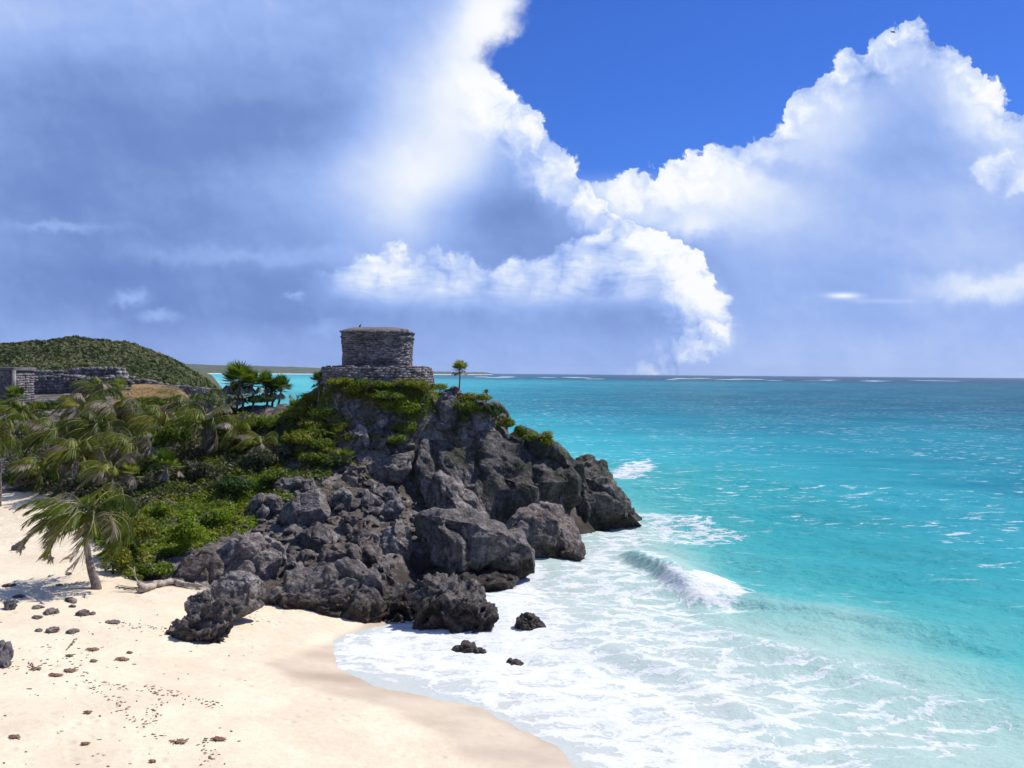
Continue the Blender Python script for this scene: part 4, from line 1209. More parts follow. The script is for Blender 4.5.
def rubble_wall(label, p0, p1, ztop0, ztop1, zb0, zb1, thick, n_c, mat, ragged=0.25, name='stone_wall'):
    p0, p1 = np.array(p0), np.array(p1); L = np.linalg.norm(p1 - p0); t = (p1 - p0) / L; nn = np.array([-t[1], t[0]])
    B = Blocks()
    for i in range(n_c):
        for side in (0, 1):
            s = rng.uniform(0, .3)
            while s < L:
                l = rng.uniform(.25, .7)
                f = s / L; z0 = zb0 + (zb1 - zb0) * f; z1 = ztop0 + (ztop1 - ztop0) * f
                z1 += ragged * vnoise(np.array([[s * .35, .5, i * 0.0 + 3.0]]), 77)[0] + ragged * .5 * vnoise(np.array([[s * 1.3, .5, 3.0]]), 78)[0]
                h = (z1 - z0) / n_c
                z = z0 + h * i
                c = p0 + t * (s + l / 2) + nn * (thick / 2 * (side * 2 - 1) + rng.uniform(-.06, .06))
                B.box((c[0], c[1], z + h / 2), [(t[0], t[1], 0), (nn[0], nn[1], 0), (0, 0, 1)], (l / 2, thick * .30, h / 2 - .005), 0.045)
                s += l
    for _ in range(int(L * 2.2)):
        s = rng.uniform(0, L); f = s / L; z1 = ztop0 + (ztop1 - ztop0) * f + ragged * vnoise(np.array([[s * .35, .5, 3.0]]), 77)[0]
        c = p0 + t * s + nn * rng.uniform(-thick / 2, thick / 2); u = rng.uniform(0, 3)
        B.box((c[0], c[1], z1 + .03), [(math.cos(u), math.sin(u), 0), (-math.sin(u), math.cos(u), 0), (0, 0, 1)], (rng.uniform(.12, .3), rng.uniform(.1, .25), rng.uniform(.06, .18)), 0.05)
    o = B.build(name, mat)
    return props(o, label, 'wall')


a0, a1 = at(118, 374, 132), at(203, 388, 136)
rubble_wall('long low dry-stone wall sloping down to the right behind the yellow grass', (at(96, 374, 131)[0], 131), (at(206, 388, 137)[0], 137), at(100, 376, 131)[2], at(206, 389, 137)[2], 10.3, 9.6, 1.3, 6, M_STONE_W, 0.3)
rubble_wall('crumbling grey stone wall with a ragged higher top, left of the long sloping wall', (at(20, 374, 124)[0], 124), (at(128, 372, 125)[0], 125), at(20, 378, 124)[2], at(128, 377, 125)[2], 9.6, 9.8, 1.6, 7, M_STONE_W, 0.35)
rubble_wall('flat-topped stone wall standing behind the crumbling one', (at(-60, 371, 140)[0], 140), (at(125, 372, 141)[0], 141), at(0, 370.5, 140)[2], at(125, 371.5, 140)[2], 10.2, 10.2, 1.0, 7, M_STONE_W, 0.12)
rubble_wall('heap of tumbled wall stones at the high point of the ruined walls', (at(70, 370, 127)[0], 127.5), (at(118, 371, 127)[0], 127.5), at(70, 368.5, 127)[2], at(118, 370, 127)[2], 10.8, 10.8, 1.6, 6, M_STONE_W, 0.3, name='stone_heap')

# masonry hut at the left edge
hr = at(14, 390, 106)
hut = empty('stone_hut', (hr[0] - 3, 108.5, 0), 'flat-roofed grey masonry hut cut by the left edge of the view', 'hut')
zt_ = at(8, 367.5, 106)[2]; zb_ = zt_ - 3.6
B = Blocks()
for i in range(12): course(B, loop_pts(2.95, 2.5, 14), zb_ + i * .27, .27, .3, .7, .3, rag=0.02)
B.build('wall', M_STONE, hut)
core('wall_core', [(loop_pts(2.8, 2.35, 14, 80), zb_), (loop_pts(2.8, 2.35, 14, 80), zt_ - .12)], M_STONE_W, hut)
core('roof_slab', [(loop_pts(3.1, 2.65, 14, 80), zt_ - .3), (loop_pts(3.1, 2.65, 14, 80), zt_), (loop_pts(2.9, 2.5, 14, 80), zt_ + .03)], M_PLASTER, hut)
B = Blocks(); B.box((3.0 - .02, -2.5, zb_ + 1.65), np.eye(3), (.16, .16, 1.65), .01, .95); B.build('corner_post', M_PLASTER, hut)


# ------------------------------------------------------------------ plants
def quads_obj(name, P, U, Vv, tint, mat, parent=None, midx=None):
    """diamond leaves: centre P, half length U, half width Vv"""
    n = len(P)
    V = np.stack([P - U, P + Vv, P + U, P - Vv], 1).reshape(-1, 3)
    Fq = np.arange(4 * n).reshape(n, 4)
    return mesh_obj(name, V, Fq, mat, parent, attrs={'tint': np.asarray(tint)}, matidx=midx)


def rnd_dirs(n, r):
    v = r.normal(size=(n, 3)); return v / np.linalg.norm(v, axis=1, keepdims=True)


def tube(path, radii, seg=7):
    path = np.array(path, float); n = len(path)
    T = np.gradient(path, axis=0); T /= np.linalg.norm(T, axis=1, keepdims=True) + 1e-9
    V, Fc = [], []
    for i in range(n):
        a = np.cross(T[i], (0.3, 0.9, 0.2)); a /= np.linalg.norm(a); b_ = np.cross(T[i], a)
        for k in range(seg):
            t = 2 * np.pi * k / seg
            V.append(path[i] + radii[i] * (math.cos(t) * a + math.sin(t) * b_))
    for i in range(n - 1):
        for k in range(seg):
            k2 = (k + 1) % seg; Fc.append((i * seg + k, i * seg + k2, (i + 1) * seg + k2, (i + 1) * seg + k))
    V.append(path[0]); V.append(path[-1])
    for k in range(seg):
        k2 = (k + 1) % seg; Fc.append((len(V) - 2, k2, k, k)); Fc.append((len(V) - 1, (n - 1) * seg + k, (n - 1) * seg + k2, (n - 1) * seg + k2))
    Fc = [tuple(dict.fromkeys(f)) for f in Fc]
    return V, Fc


def merge(parts):
    V, Fc = [], []
    for v, f in parts:
        o_ = len(V); V += [tuple(x) for x in v]; Fc += [tuple(i + o_ for i in q) for q in f]
    return V, Fc


def foliage(name, cx, cy, cz, rx, ry, rz, n, leaf, mat, parent, seed, lumps=9, zfloor=None, long=1.6, under=None):
    """leaves spread through overlapping clumps"""
    r = np.random.default_rng(seed)
    L = r.normal(size=(lumps, 3)); L /= np.linalg.norm(L, axis=1, keepdims=True); L[:, 2] = np.abs(L[:, 2]) * .9 - .15
    L *= r.uniform(.35, .78, (lumps, 1)); rad = r.uniform(.26, .48, lumps)
    k = r.integers(0, lumps, n)
    d = rnd_dirs(n, r); rr_ = rad[k] * r.uniform(0.35, 1.0, n) ** 0.45
    P = L[k] + d * rr_[:, None] * np.array([1, 1, .85])
    P = P + 0.10 * rnd_dirs(n, r) * r.random((n, 1)) ** 2 * 2
    N = d + 0.8 * rnd_dirs(n, r)
    P = P * np.array([rx, ry, rz]) + np.array([cx, cy, cz])
    if zfloor is not None: P[:, 2] = np.maximum(P[:, 2], zfloor + 0.03)
    if under: 
        g = grounds(P[:, 0] + under[0], P[:, 1] + under[1]) - under[2]
        P[:, 2] = np.maximum(P[:, 2], g + 0.02)
    N /= np.linalg.norm(N, axis=1, keepdims=True)
    U = np.cross(N, rnd_dirs(n, r)); U /= np.linalg.norm(U, axis=1, keepdims=True) + 1e-9
    W_ = np.cross(N, U)
    s = leaf * r.uniform(.6, 1.3, (n, 1))
    tint = np.clip(0.5 + 0.22 * r.normal(size=n) + 0.28 * (r.random(lumps)[k] - .5), 0, 1)
    return quads_obj(name, P, U * s * long, W_ * s * .6, tint, mat, parent)


def stems(cx, cy, cz, rx, ry, rz, seed, n=7, rad=0.03):
    r = np.random.default_rng(seed); out_ = []
    for _ in range(n):
        a = r.uniform(0, 6.28); e = np.array([cx + rx * .7 * math.cos(a), cy + ry * .7 * math.sin(a), cz + rz * r.uniform(.4, .9)])
        s = np.array([cx + rx * .1 * math.cos(a), cy + ry * .1 * math.sin(a), cz - rz * .35]); mm = (s + e) / 2 + r.normal(size=3) * .12
        out_.append(tube([s, mm, e], [rad * 1.4, rad, rad * .4], 5))
    return merge(out_)


def shrub(label, px, py, wpx, hpx, mat, dens=1.0, leaf=0.085, foot=None, name='shrub', cat='shrub', group='shrubs on the slope and headland', d=None, lumps=10, long=1.6):
    """px,py = centre of the crown in the photograph, foot = pixel where it stands"""
    seed = 100 + len(bpy.data.objects)
    f = hit(*(foot or (px, py + hpx * .40)))
    if d: f = at(px, py, d); f[2] = ground(f[0], f[1])
    k = f[1] / FPX
    rx, rz = wpx * k / 2, hpx * k / 2; ry = rx * .8
    c = at(px, py, f[1] + ry * .3)
    n = int(1150 * dens * (rx * rz) ** .8 / (leaf / .085) ** 1.6) + 120
    root = empty(name, (c[0], c[1], f[2]), label, cat, group)
    foliage('leaves', 0, 0, c[2] - f[2], rx, ry, rz, n, leaf, mat, root, seed, lumps, under=(c[0], c[1], f[2]), long=long)
    v, fc = stems(0, 0, c[2] - f[2], rx, ry, rz, seed)
    mesh_obj('stem', v, fc, M_TWIG, root)
    return root


def frond(r, az, elev, length, droop, wind, width, tw):
    """one feathered palm leaf as rachis points and leaflets"""
    n = 16; t = np.linspace(0, 1, n)
    dirh = np.array([math.cos(az), math.sin(az), 0]); P = np.zeros((n, 3)); p = np.zeros(3); seg = length / (n - 1)
    e = elev; dd = dirh.copy()
    for i in range(1, n):
        dd = dirh * math.cos(e) + np.array([0, 0, math.sin(e)]) + wind * (t[i] ** 1.3)
        dd /= np.linalg.norm(dd); p = p + dd * seg; P[i] = p; e -= droop / (n - 1) * (0.5 + 1.2 * t[i])
    T = np.gradient(P, axis=0); T /= np.linalg.norm(T, axis=1, keepdims=True)
    C_, U, W_ = [], [], []
    m_ = 34
    for k in range(m_):
        s = 0.14 + 0.86 * k / m_; x = s * (n - 1); i = int(min(x, n - 1.01)); f = x - i
        q = P[i] * (1 - f) + P[i + 1] * f; tg = T[i] * (1 - f) + T[i + 1] * f
        side = np.cross(tg, (0, 0, 1)); side /= np.linalg.norm(side) + 1e-6
        ll = width * (math.sin(min(s * 1.08, 1) * math.pi) ** .55 + .12) * r.uniform(.8, 1.1)
        for sg in (-1, 1):
            d_ = side * sg * .75 + tg * .55 + np.array([0, 0, -.55 - .35 * r.random()]) + wind * .9 + r.normal(size=3) * .10
            d_ /= np.linalg.norm(d_)
            w_ = np.cross(d_, tg); w_ /= np.linalg.norm(w_) + 1e-6
            C_.append(q + d_ * ll * .5); U.append(d_ * ll * .5); W_.append((w_ * .5 + tg * .8) * 0.040 * tw)
    return P, C_, U, W_


def coconut(label, base, crown, seed, nf=15, length=2.4, wind=(-0.55, -0.15, -0.05), dry=0.3, trunk_r=0.14, skirt=0, droop=2.0, name='coconut_palm', bend=0.3, group=None):
    r = np.random.default_rng(seed); base = np.array(base, float); crown = np.array(crown, float)
    root = empty(name, base, label, 'palm tree', group)
    rel = crown - base
    t = np.linspace(0, 1, 12)[:, None]
    path = t * rel + np.array([bend, 0, 0]) * (t * (1 - t)) * 2
    path[0, 2] -= .3
    rad = trunk_r * (1.45 - .6 * t[:, 0] + .35 * np.exp(-t[:, 0] * 9)) * (1 + .06 * r.normal(size=12))
    v, f = tube(path, rad, 9); mesh_obj('trunk', v, f, M_BARK, root, smooth=True)
    wind = np.array(wind)
    gP, gU, gW, gt, dP, dU, dW, dt = [], [], [], [], [], [], [], []
    rach = []
    for i in range(nf):
        az = 2.399 * i + r.uniform(-.3, .3); old = (i / nf)
        el = 1.25 - 1.25 * old + r.uniform(-.15, .15)
        isdry = r.random() < 0.7 * dry * (0.4 + 1.2 * old)
        P, C_, U, W_ = frond(r, az, el, length * r.uniform(.8, 1.1), droop * r.uniform(.8, 1.2), wind * r.uniform(.7, 1.3), length * .27, 1.25)
        if isdry: dP += C_; dU += U; dW += W_; dt += list(np.clip(r.uniform(.2, .9) + .15 * r.normal(size=len(C_)), 0, 1))
        else: gP += C_; gU += U; gW += W_; gt += list(np.clip(r.uniform(.2, .85) + .15 * r.normal(size=len(C_)), 0, 1))
        rach.append(tube(P + rel, [0.045 * (1 - .85 * s) for s in np.linspace(0, 1, len(P))], 4))
    toff = r.uniform(-.28, .18); gt = list(np.clip(np.array(gt) + toff, 0, 1)); dt = list(np.clip(np.array(dt) + r.uniform(-.2, .2), 0, 1))
    v, f = merge(rach); cr = mesh_obj('crown', v, f, M_RIB, root)
    quads_obj('leaf', np.array(gP + dP) + rel, np.array(gU + dU), np.array(gW + dW), list(gt) + list(dt), [L_PALM, L_PALMDRY], cr, [0] * len(gP) + [1] * len(dP))
    if skirt:
        n = int(700 * skirt); a = r.uniform(0, 6.28, n); z = -r.uniform(0.1, 1.9 * skirt, n)
        rr_ = 0.32 + .28 * r.random(n) + 0.10 * z / 2
        P = np.stack([rr_ * np.cos(a), rr_ * np.sin(a), z], 1) + rel
        U = np.stack([.05 * np.cos(a), .05 * np.sin(a), -r.uniform(.25, .5, n)], 1); W_ = np.stack([-np.sin(a), np.cos(a), 0 * a], 1) * .03
        quads_obj('dead_frond_skirt', P, U, W_, r.random(n), L_PALMDRY, root)
    return root


def fan_palm(label, base, crown, seed, r_leaf=0.55, n=16, mat=None, skirt=0.4, trunk_r=.07, name='fan_palm', group=None, wind=(-.2, 0, 0)):
    r = np.random.default_rng(seed); base = np.array(base, float); crown = np.array(crown, float); rel = crown - base
    root = empty(name, base, label, 'palm tree' if name == 'fan_palm' else 'palmetto', group)
    if np.linalg.norm(rel) > .25:
        t = np.linspace(0, 1, 8)[:, None]; path = t * rel + np.array([.12, 0, 0]) * t * (1 - t) * 2; path[0, 2] -= .25
        v, f = tube(path, trunk_r * (1.3 - .4 * t[:, 0]), 8); mesh_obj('trunk', v, f, M_BARK, root, smooth=True)
    P, U, W_, T_, pet = [], [], [], [], []
    dP, dU, dW = [], [], []
    for i in range(n):
        az = 2.399 * i + r.uniform(-.3, .3); el = 1.35 - 1.75 * (i / n) + r.uniform(-.15, .15)
        d = np.array([math.cos(az) * math.cos(el), math.sin(az) * math.cos(el), math.sin(el)]) + np.array(wind); d /= np.linalg.norm(d)
        pl = r_leaf * r.uniform(.7, 1.1); hub = rel + d * pl
        pet.append(tube([rel, rel + d * pl * .5 + np.array([0, 0, .02]), hub], [.018, .014, .01], 4))
        s = np.cross(d, (0, 0, 1)); s /= np.linalg.norm(s) + 1e-6; up = np.cross(s, d)
        dead = skirt and el < -0.05
        tt = r.uniform(.15, .95)
        for k in range(15):
            a = -1.75 + 3.5 * k / 14; L_ = r_leaf * (1 - .22 * abs(a) / 1.75) * r.uniform(.85, 1.1)
            e = d * math.cos(a) + s * math.sin(a) + up * .12 + np.array([0, 0, -.22 if not dead else -1.2]); e /= np.linalg.norm(e)
            w_ = np.cross(e, up); w_ /= np.linalg.norm(w_) + 1e-6
            (dP if dead else P).append(hub + e * L_ * .5); (dU if dead else U).append(e * L_ * .5); (dW if dead else W_).append(w_ * r_leaf * .075)
            if not dead: T_.append(min(1, max(0, tt + r.normal() * .12)))
    v, f = merge(pet); cr = mesh_obj('crown', v, f, M_TWIG, root)
    quads_obj('leaf', np.array(P + dP), np.array(U + dU), np.array(W_ + dW), list(T_) + list(r.random(len(dP))), [mat or L_FAN, L_PALMDRY], cr, [0] * len(P) + [1] * len(dP))
    return root


def palm_px(label, bx, by, cx, cy, fn=coconut, d=None, **kw):
    kw.setdefault('group', 'coconut palms of the beach grove' if fn is coconut else 'fan palms of the headland and grove')
    f = hit(bx, by) if d is None else at(bx, by, d)
    if d is not None: f[2] = ground(f[0], f[1])
    return fn(label, f, at(cx, cy, f[1] + kw.pop('dy', 0.0)), seed=int(bx * 7 + cy * 13) + 5, **kw)


# coconut palms, nearest first
palm_px('wind-bent coconut palm standing alone on the beach with a curved bare trunk', 98, 589, 87, 522, length=3.9, nf=32, dry=.45, wind=(-.75, -.2, -.02), droop=2.7, bend=-.45, trunk_r=.15)
palm_px('coconut palm with a thin dark trunk cut by the left edge of the view', -1, 516, -4, 436, length=3.4, nf=20, dry=.25, d=72, trunk_r=.10)
palm_px('broad drooping palm right above the lone beach palm', 70, 498, 80, 455, length=3.6, nf=24, dry=.3, d=74)
palm_px('low palm at the sand edge left of the lone beach palm', 38, 500, 42, 470, length=3.0, nf=20, dry=.45, d=77)
palm_px('big arching palm in the left middle of the grove', 52, 470, 60, 436, length=4.2, nf=24, dry=.25, d=84)
palm_px('palm with a bleached drooping crown in the centre of the grove', 118, 470, 116, 416, length=4.0, nf=24, dry=.6, d=84)
palm_px('narrow upright palm rising highest in the grove against the ruined wall', 102, 430, 98, 390, length=3.2, nf=20, dry=.35, d=98, wind=(-.2, -.1, .1))
palm_px('palm in front of the grove centre with brown hanging fronds', 138, 490, 134, 448, length=3.5, nf=22, dry=.55, d=76)
palm_px('arching palm left of the dead-skirted palm', 166, 462, 164, 424, length=4.0, nf=22, dry=.35, d=82)
palm_px('palm with a thick grey skirt of dead fronds on its trunk', 208, 480, 208, 426, length=3.9, nf=22, dry=.45, skirt=1.2, d=78)
palm_px('palm with one long bare curving frond above the skirted palm', 200, 440, 190, 408, length=3.9, nf=18, dry=.6, d=88)
palm_px('yellow-green palm right of the dead-skirted palm', 240, 474, 236, 436, length=3.2, nf=20, dry=.25, d=79)
palm_px('small palm at the left edge below the hut', 14, 440, 24, 416, length=3.4, nf=20, dry=.3, d=94)
palm_px('palm half hidden behind the big arching palm', 82, 440, 84, 408, length=3.4, nf=20, dry=.4, d=95)
palm_px('short palm at the right end of the grove by the low scrub', 268, 470, 262, 446, length=2.6, nf=18, dry=.4, d=77)
palm_px('palm with a rounded green crown left of the centre of the grove', 98, 460, 98, 432, length=3.4, nf=22, dry=.25, d=80)
palm_px('drooping palm between the bleached crown and the arching one', 146, 440, 142, 412, length=3.4, nf=20, dry=.45, d=92)
palm_px('grey-fronded palm low in the grove above the feathery shrub', 112, 508, 112, 474, length=2.8, nf=20, dry=.6, d=70)

# fan palms in the grove
palm_px('bushy green fan palm under the stone hut', 20, 420, 16, 400, fn=fan_palm, d=98, r_leaf=.9, n=20)
palm_px('round fan palm in front of the sloping stone wall', 122, 408, 121, 390, fn=fan_palm, d=106, r_leaf=.75, n=18, mat=L_FANY)
palm_px('fan palm with a dead brown skirt in the lower grove', 166, 500, 166, 468, fn=fan_palm, d=72, r_leaf=.85, n=24, skirt=1, trunk_r=.13)
palm_px('bright star-shaped fan palm beside the lower grove', 131, 494, 131, 476, fn=fan_palm, d=70, r_leaf=.6, n=18, mat=L_FANY)
# fan palms on the saddle
for lab, bx, by, cx, cy, rl in [
    ('largest fan palm of the clump left of the temple', 243, 408, 240, 383, 1.15),
    ('low fan palm at the foot of the clump left of the temple', 236, 410, 238, 396, .9),
    ('thin-trunked fan palm second from the left in the clump', 253, 408, 252, 386, .8),
    ('middle fan palm of the clump, behind its neighbours', 267, 407, 266, 386, .8),
    ('dark fan palm next to the rightmost one of the clump', 272, 407, 272, 391, .7),
    ('rightmost fan palm of the clump left of the temple', 277, 407, 281, 391, .85)]:
    palm_px(lab, bx, by, cx, cy, fn=fan_palm, d=89 + (cx % 3) * .5, r_leaf=rl, n=34, mat=L_DARK if rl < .75 else L_FAN, trunk_r=.09)
palm_px('lone slender fan palm with a shaggy head on the headland rim', 457, 393, 460, 370, fn=fan_palm, d=80.5, r_leaf=.50, n=30, skirt=1, mat=L_FANY, trunk_r=.06, wind=(0, 0, 0))
palm_px('tiny stunted fan palm on the headland rim, right of the lone slender one', 485, 404, 486, 393, fn=fan_palm, d=81, r_leaf=.22, n=14, skirt=1, trunk_r=.05, wind=(0, 0, 0))
palm_px('fan palm peeping over the left corner of the temple platform', 318, 392, 319, 382, fn=fan_palm, d=80.4, r_leaf=.55, n=18)
# stemless palmettos on the slope
for lab, px, py, rl, mt in [
    ('pale palmetto in the upper slope left of the grey block', 333, 422, .62, L_FANY), ('bright palmetto below the pale one on the upper slope', 336, 436, .6, L_FANY),
    ('palmetto on the mid slope above the scree, right one of a pair', 345, 458, .6, L_FANY), ('palmetto on the mid slope above the scree, left one of a pair', 328, 455, .55, L_FANY),
    ('palmetto at the right edge of the grove', 291, 444, .6, L_FAN), ('yellowish palmetto under the grove edge', 300, 456, .5, L_FANY),
    ('small palmetto between bushes high on the left slope', 306, 424, .5, L_FAN), ('palmetto beside the fan palm clump', 294, 408, .5, L_FAN),
    ('palmetto against the left foot of the temple platform', 342, 388, .5, L_FANY), ('spiky palmetto at the cliff rim below the lone palm', 476, 414, .5, L_FANY),
    ('dark spiky palmetto tucked in a hollow at the cliff rim', 463, 424, .55, L_DARK)]:
    f = hit(px, py + 4); fan_palm(lab, f, f + np.array([0, 0, .2]), int(px * 3 + py), rl, 14, mt, 0, name='palmetto', group='palmettos on the slope')

# shrubs
for a in [
    ('large feathery bright green shrub behind the driftwood log', 140, 533, 70, 56, L_OLIVE, 1.1, .075, (140, 562)),
    ('bright green shrub between the feathery one and the grey boulder', 186, 536, 52, 48, L_BRIGHT, 1.1, .08, (186, 556)),
    ('shrub with light green sprouts above the feathery one', 160, 510, 36, 26, L_BRIGHT, 1.0, .08, None),
    ('leafy green shrub in the centre of the grove', 172, 440, 44, 40, L_BUSH, 1.0, .11, (172, 470)),
    ('dark green shrub under the grove beside the dead-skirted palm', 232, 486, 48, 30, L_DARK, 1.0, .10, None),
    ('dull shrub on the slope right of the grove', 262, 460, 44, 30, L_GREY, 1.0, .09, None),
    ('green bush below the fan palm clump', 262, 425, 46, 26, L_BUSH, 1.0, .09, None),
    ('small grey-green bush beside the fan palm clump trunks', 226, 412, 26, 20, L_DARK, 1.0, .09, None),
    ('mounded bush at the grove top, left of the fan palm clump', 150, 403, 44, 16, L_BUSH, 1.0, .11, (150, 412)),
    ('bush at the left shoulder of the headland', 312, 400, 34, 22, L_OLIVE, 1.0, .08, None),
    ('light green bush against the left of the temple platform', 350, 389, 40, 22, L_OLIVE, 1.1, .075, None),
    ('dark green bush in front of the middle of the temple platform', 384, 388, 34, 18, L_BUSH, 1.1, .075, None),
    ('yellow-tipped bush in front of the right of the temple platform', 420, 387, 40, 20, L_OLIVE, 1.1, .075, None),
    ('large rounded feathery bush hanging over the cliff, biggest on the headland', 405, 412, 66, 44, L_BRIGHT, 1.2, .07, (405, 425)),
    ('lower fringe bush spilling under the biggest one', 410, 430, 42, 24, L_BUSH, 1.1, .07, (408, 438)),
    ('bush on the rim below the lone slender palm', 446, 396, 30, 16, L_BUSH, 1.0, .07, None),
    ('mixed bush on the rim between the lone and the stunted palm', 476, 400, 38, 20, L_OLIVE, 1.0, .075, None, 79.4),
    ('dark bush under the stunted palm', 492, 412, 28, 22, L_DARK, 1.0, .075, None, 79.2),
    ('round dark bush where the cliff rim drops to the point', 519, 433, 20, 22, L_BUSH, 1.1, .07, (519, 437), 80.0),
    ('yellow-green bush on the descending rim of the point', 543, 442, 30, 28, L_OLIVE, 1.2, .07, (541, 448), 80.0),
    ('tiny bush at the lower end of the rim near the tip', 574, 466, 18, 14, L_OLIVE, 1.0, .06, (572, 464)),
    ('shrub with dark leaves above the scree', 330, 462, 40, 18, L_DARK, 1.0, .08, None),
    ('small green bush between scree blocks', 362, 478, 16, 10, L_BUSH, 1.0, .07, None),
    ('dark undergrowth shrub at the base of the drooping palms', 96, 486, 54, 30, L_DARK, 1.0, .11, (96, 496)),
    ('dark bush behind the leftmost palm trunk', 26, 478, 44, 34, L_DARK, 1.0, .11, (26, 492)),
    ('tangled grey bush in the grove shadow', 196, 470, 36, 28, L_GREY, 1.0, .10, None),
    ('leafy bush under the yellow-green palm', 250, 446, 34, 22, L_BUSH, 1.0, .09, None),
    ('pale green bush at the left edge of the view', 4, 410, 26, 26, L_BRIGHT, 1.0, .12, (4, 425)),
    ('olive bush in the gully left of the headland top', 300, 414, 38, 22, L_OLIVE, 1.0, .08, None),
    ('green bush in the gully under the olive one', 312, 434, 40, 24, L_BUSH, 1.0, .08, None),
    ('dull bush between the palmettos of the upper slope', 352, 438, 30, 20, L_OLIVE, 1.0, .08, None),
    ('low bush along the top of the dark rocks left of the big rounded bush', 362, 396, 34, 14, L_BUSH, 1.0, .07, None),
    ('low yellow-green mat of bush at the right corner of the platform', 438, 388, 30, 14, L_OLIVE, 1.0, .07, None),
    ('bush left of the low mid-slope palmettos', 312, 458, 36, 20, L_BUSH, 1.0, .08, None),
    ('greyish bush in the middle of the left slope', 280, 452, 40, 24, L_GREY, 1.0, .085, None),
    ('leafy bush at the foot of the left slope', 276, 478, 44, 22, L_BUSH, 1.0, .085, None),
    ('bright bush in the hollow above the sloping boulder', 214, 520, 40, 26, L_BRIGHT, 1.0, .08, None),
    ('green bush hanging over the cliff face centre', 384, 404, 40, 22, L_OLIVE, 1.0, .07, None),
    ('wiry bush between the rim blocks', 466, 406, 34, 20, L_BUSH, 1.0, .07, None, 78.6),
    ('small yellow-green bush clinging to the rim step', 506, 424, 22, 18, L_OLIVE, 1.0, .06, None, 80.0),
    ('leafy bush between the round dark one and the yellow-green one on the rim', 530, 438, 24, 18, L_BUSH, 1.1, .065, None, 79.8),
    ('small green bush on the rim just past the yellow-green one', 557, 456, 20, 18, L_BUSH, 1.0, .06, (556, 458), 80.0),
    ('low bright bush right beside the lone palm trunk', 116, 560, 34, 34, L_OLIVE, 1.0, .075, (118, 574)),
    ('olive bush hiding the left part of the platform foot', 338, 383, 34, 15, L_OLIVE, 1.0, .07, None, 78.0),
    ('green bush hiding the middle of the platform foot', 368, 385, 38, 16, L_BUSH, 1.0, .07, None, 78.0),
    ('leafy bush hiding the right part of the platform foot', 404, 384, 40, 15, L_OLIVE, 1.0, .07, None, 78.2),
    ('shrub under the olive bush on the left shoulder', 322, 412, 40, 24, L_BUSH, 1.0, .08, None, 77.5),
    ('yellow-green shrub in the middle of the upper left slope', 312, 426, 36, 20, L_OLIVE, 1.0, .08, None, 77.0),
    ('wide green shrub at the middle left of the slope', 300, 440, 46, 24, L_OLIVE, 1.0, .08, None, 75.5),
    ('green shrub in the middle of the slope above the dark rocks', 322, 446, 40, 20, L_BUSH, 1.0, .08, None, 75.5),
    ('green shrub below the platform and over the dark rock band', 388, 396, 44, 16, L_BUSH, 1.0, .07, None, 77.4),
    ('small olive bush clinging to the bare rock left of the tall split rock', 340, 428, 26, 18, L_OLIVE, 1.0, .07, None),
    ('bush in the crack between the split rock and the cracked grey block', 374, 440, 24, 16, L_BUSH, 1.0, .07, None),
    ('green bush on the rough shoulder where slope meets cliff', 398, 440, 30, 16, L_BUSH, 1.0, .07, None, 76.0),
    ('low bush above the sloping brown-grey boulder', 160, 570, 44, 22, L_BUSH, 1.1, .075, None),
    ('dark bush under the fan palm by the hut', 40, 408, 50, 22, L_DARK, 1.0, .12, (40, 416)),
    ('dull green bush at the foot of the crumbling wall', 76, 402, 48, 18, L_GREY, 1.0, .12, (76, 408)),
    ('dark bush at the foot of the fan palm clump', 262, 400, 40, 14, L_DARK, 1.0, .09, (262, 408))]:
    shrub(a[0], a[1], a[2], a[3], a[4], a[5], a[6], a[7], a[8], d=a[9] if len(a) > 9 else None)


# ground cover: creeping plants on the slope
def cover(name, label, areas, n, leaf, mat, seed, up=0.35, patch=0.0):
    r = np.random.default_rng(seed); Ps = []
    for area, share in areas:
        pl = np.array([hit(a, b_)[:2] for a, b_ in area]); k = int(n * share)
        x = r.uniform(pl[:, 0].min(), pl[:, 0].max(), k * 6); y = r.uniform(pl[:, 1].min(), pl[:, 1].max(), k * 6)
        q = np.stack([x, y], 1); m_ = poly_sd(q, pl) > 0
        q3 = np.concatenate([q, np.zeros((len(q), 1))], 1)
        m_ &= fbm(q3 * 0.45, 3, seed) > patch
        Ps.append(q[m_][:k])
    q = np.concatenate(Ps); n = len(q)
    z = grounds(q[:, 0], q[:, 1])
    hgt_ = up * (0.55 + 0.6 * fbm(np.stack([q[:, 0], q[:, 1], 0 * z], 1) * .9, 3, seed + 4))
    P = np.stack([q[:, 0], q[:, 1], z + np.clip(hgt_, 0.03, 3) * r.random(n) ** .5], 1)
    N = np.array([0, 0, 1.0]) + .9 * rnd_dirs(n, r); N /= np.linalg.norm(N, axis=1, keepdims=True)
    U = np.cross(N, rnd_dirs(n, r)); U /= np.linalg.norm(U, axis=1, keepdims=True) + 1e-9; W_ = np.cross(N, U); s = leaf * r.uniform(.6, 1.3, (n, 1))
    o = quads_obj(name, P, U * s * 1.4, W_ * s * .7, np.clip(.5 + .25 * r.normal(size=n), 0, 1), mat)
    return props(o, label, 'ground cover', kind='stuff')


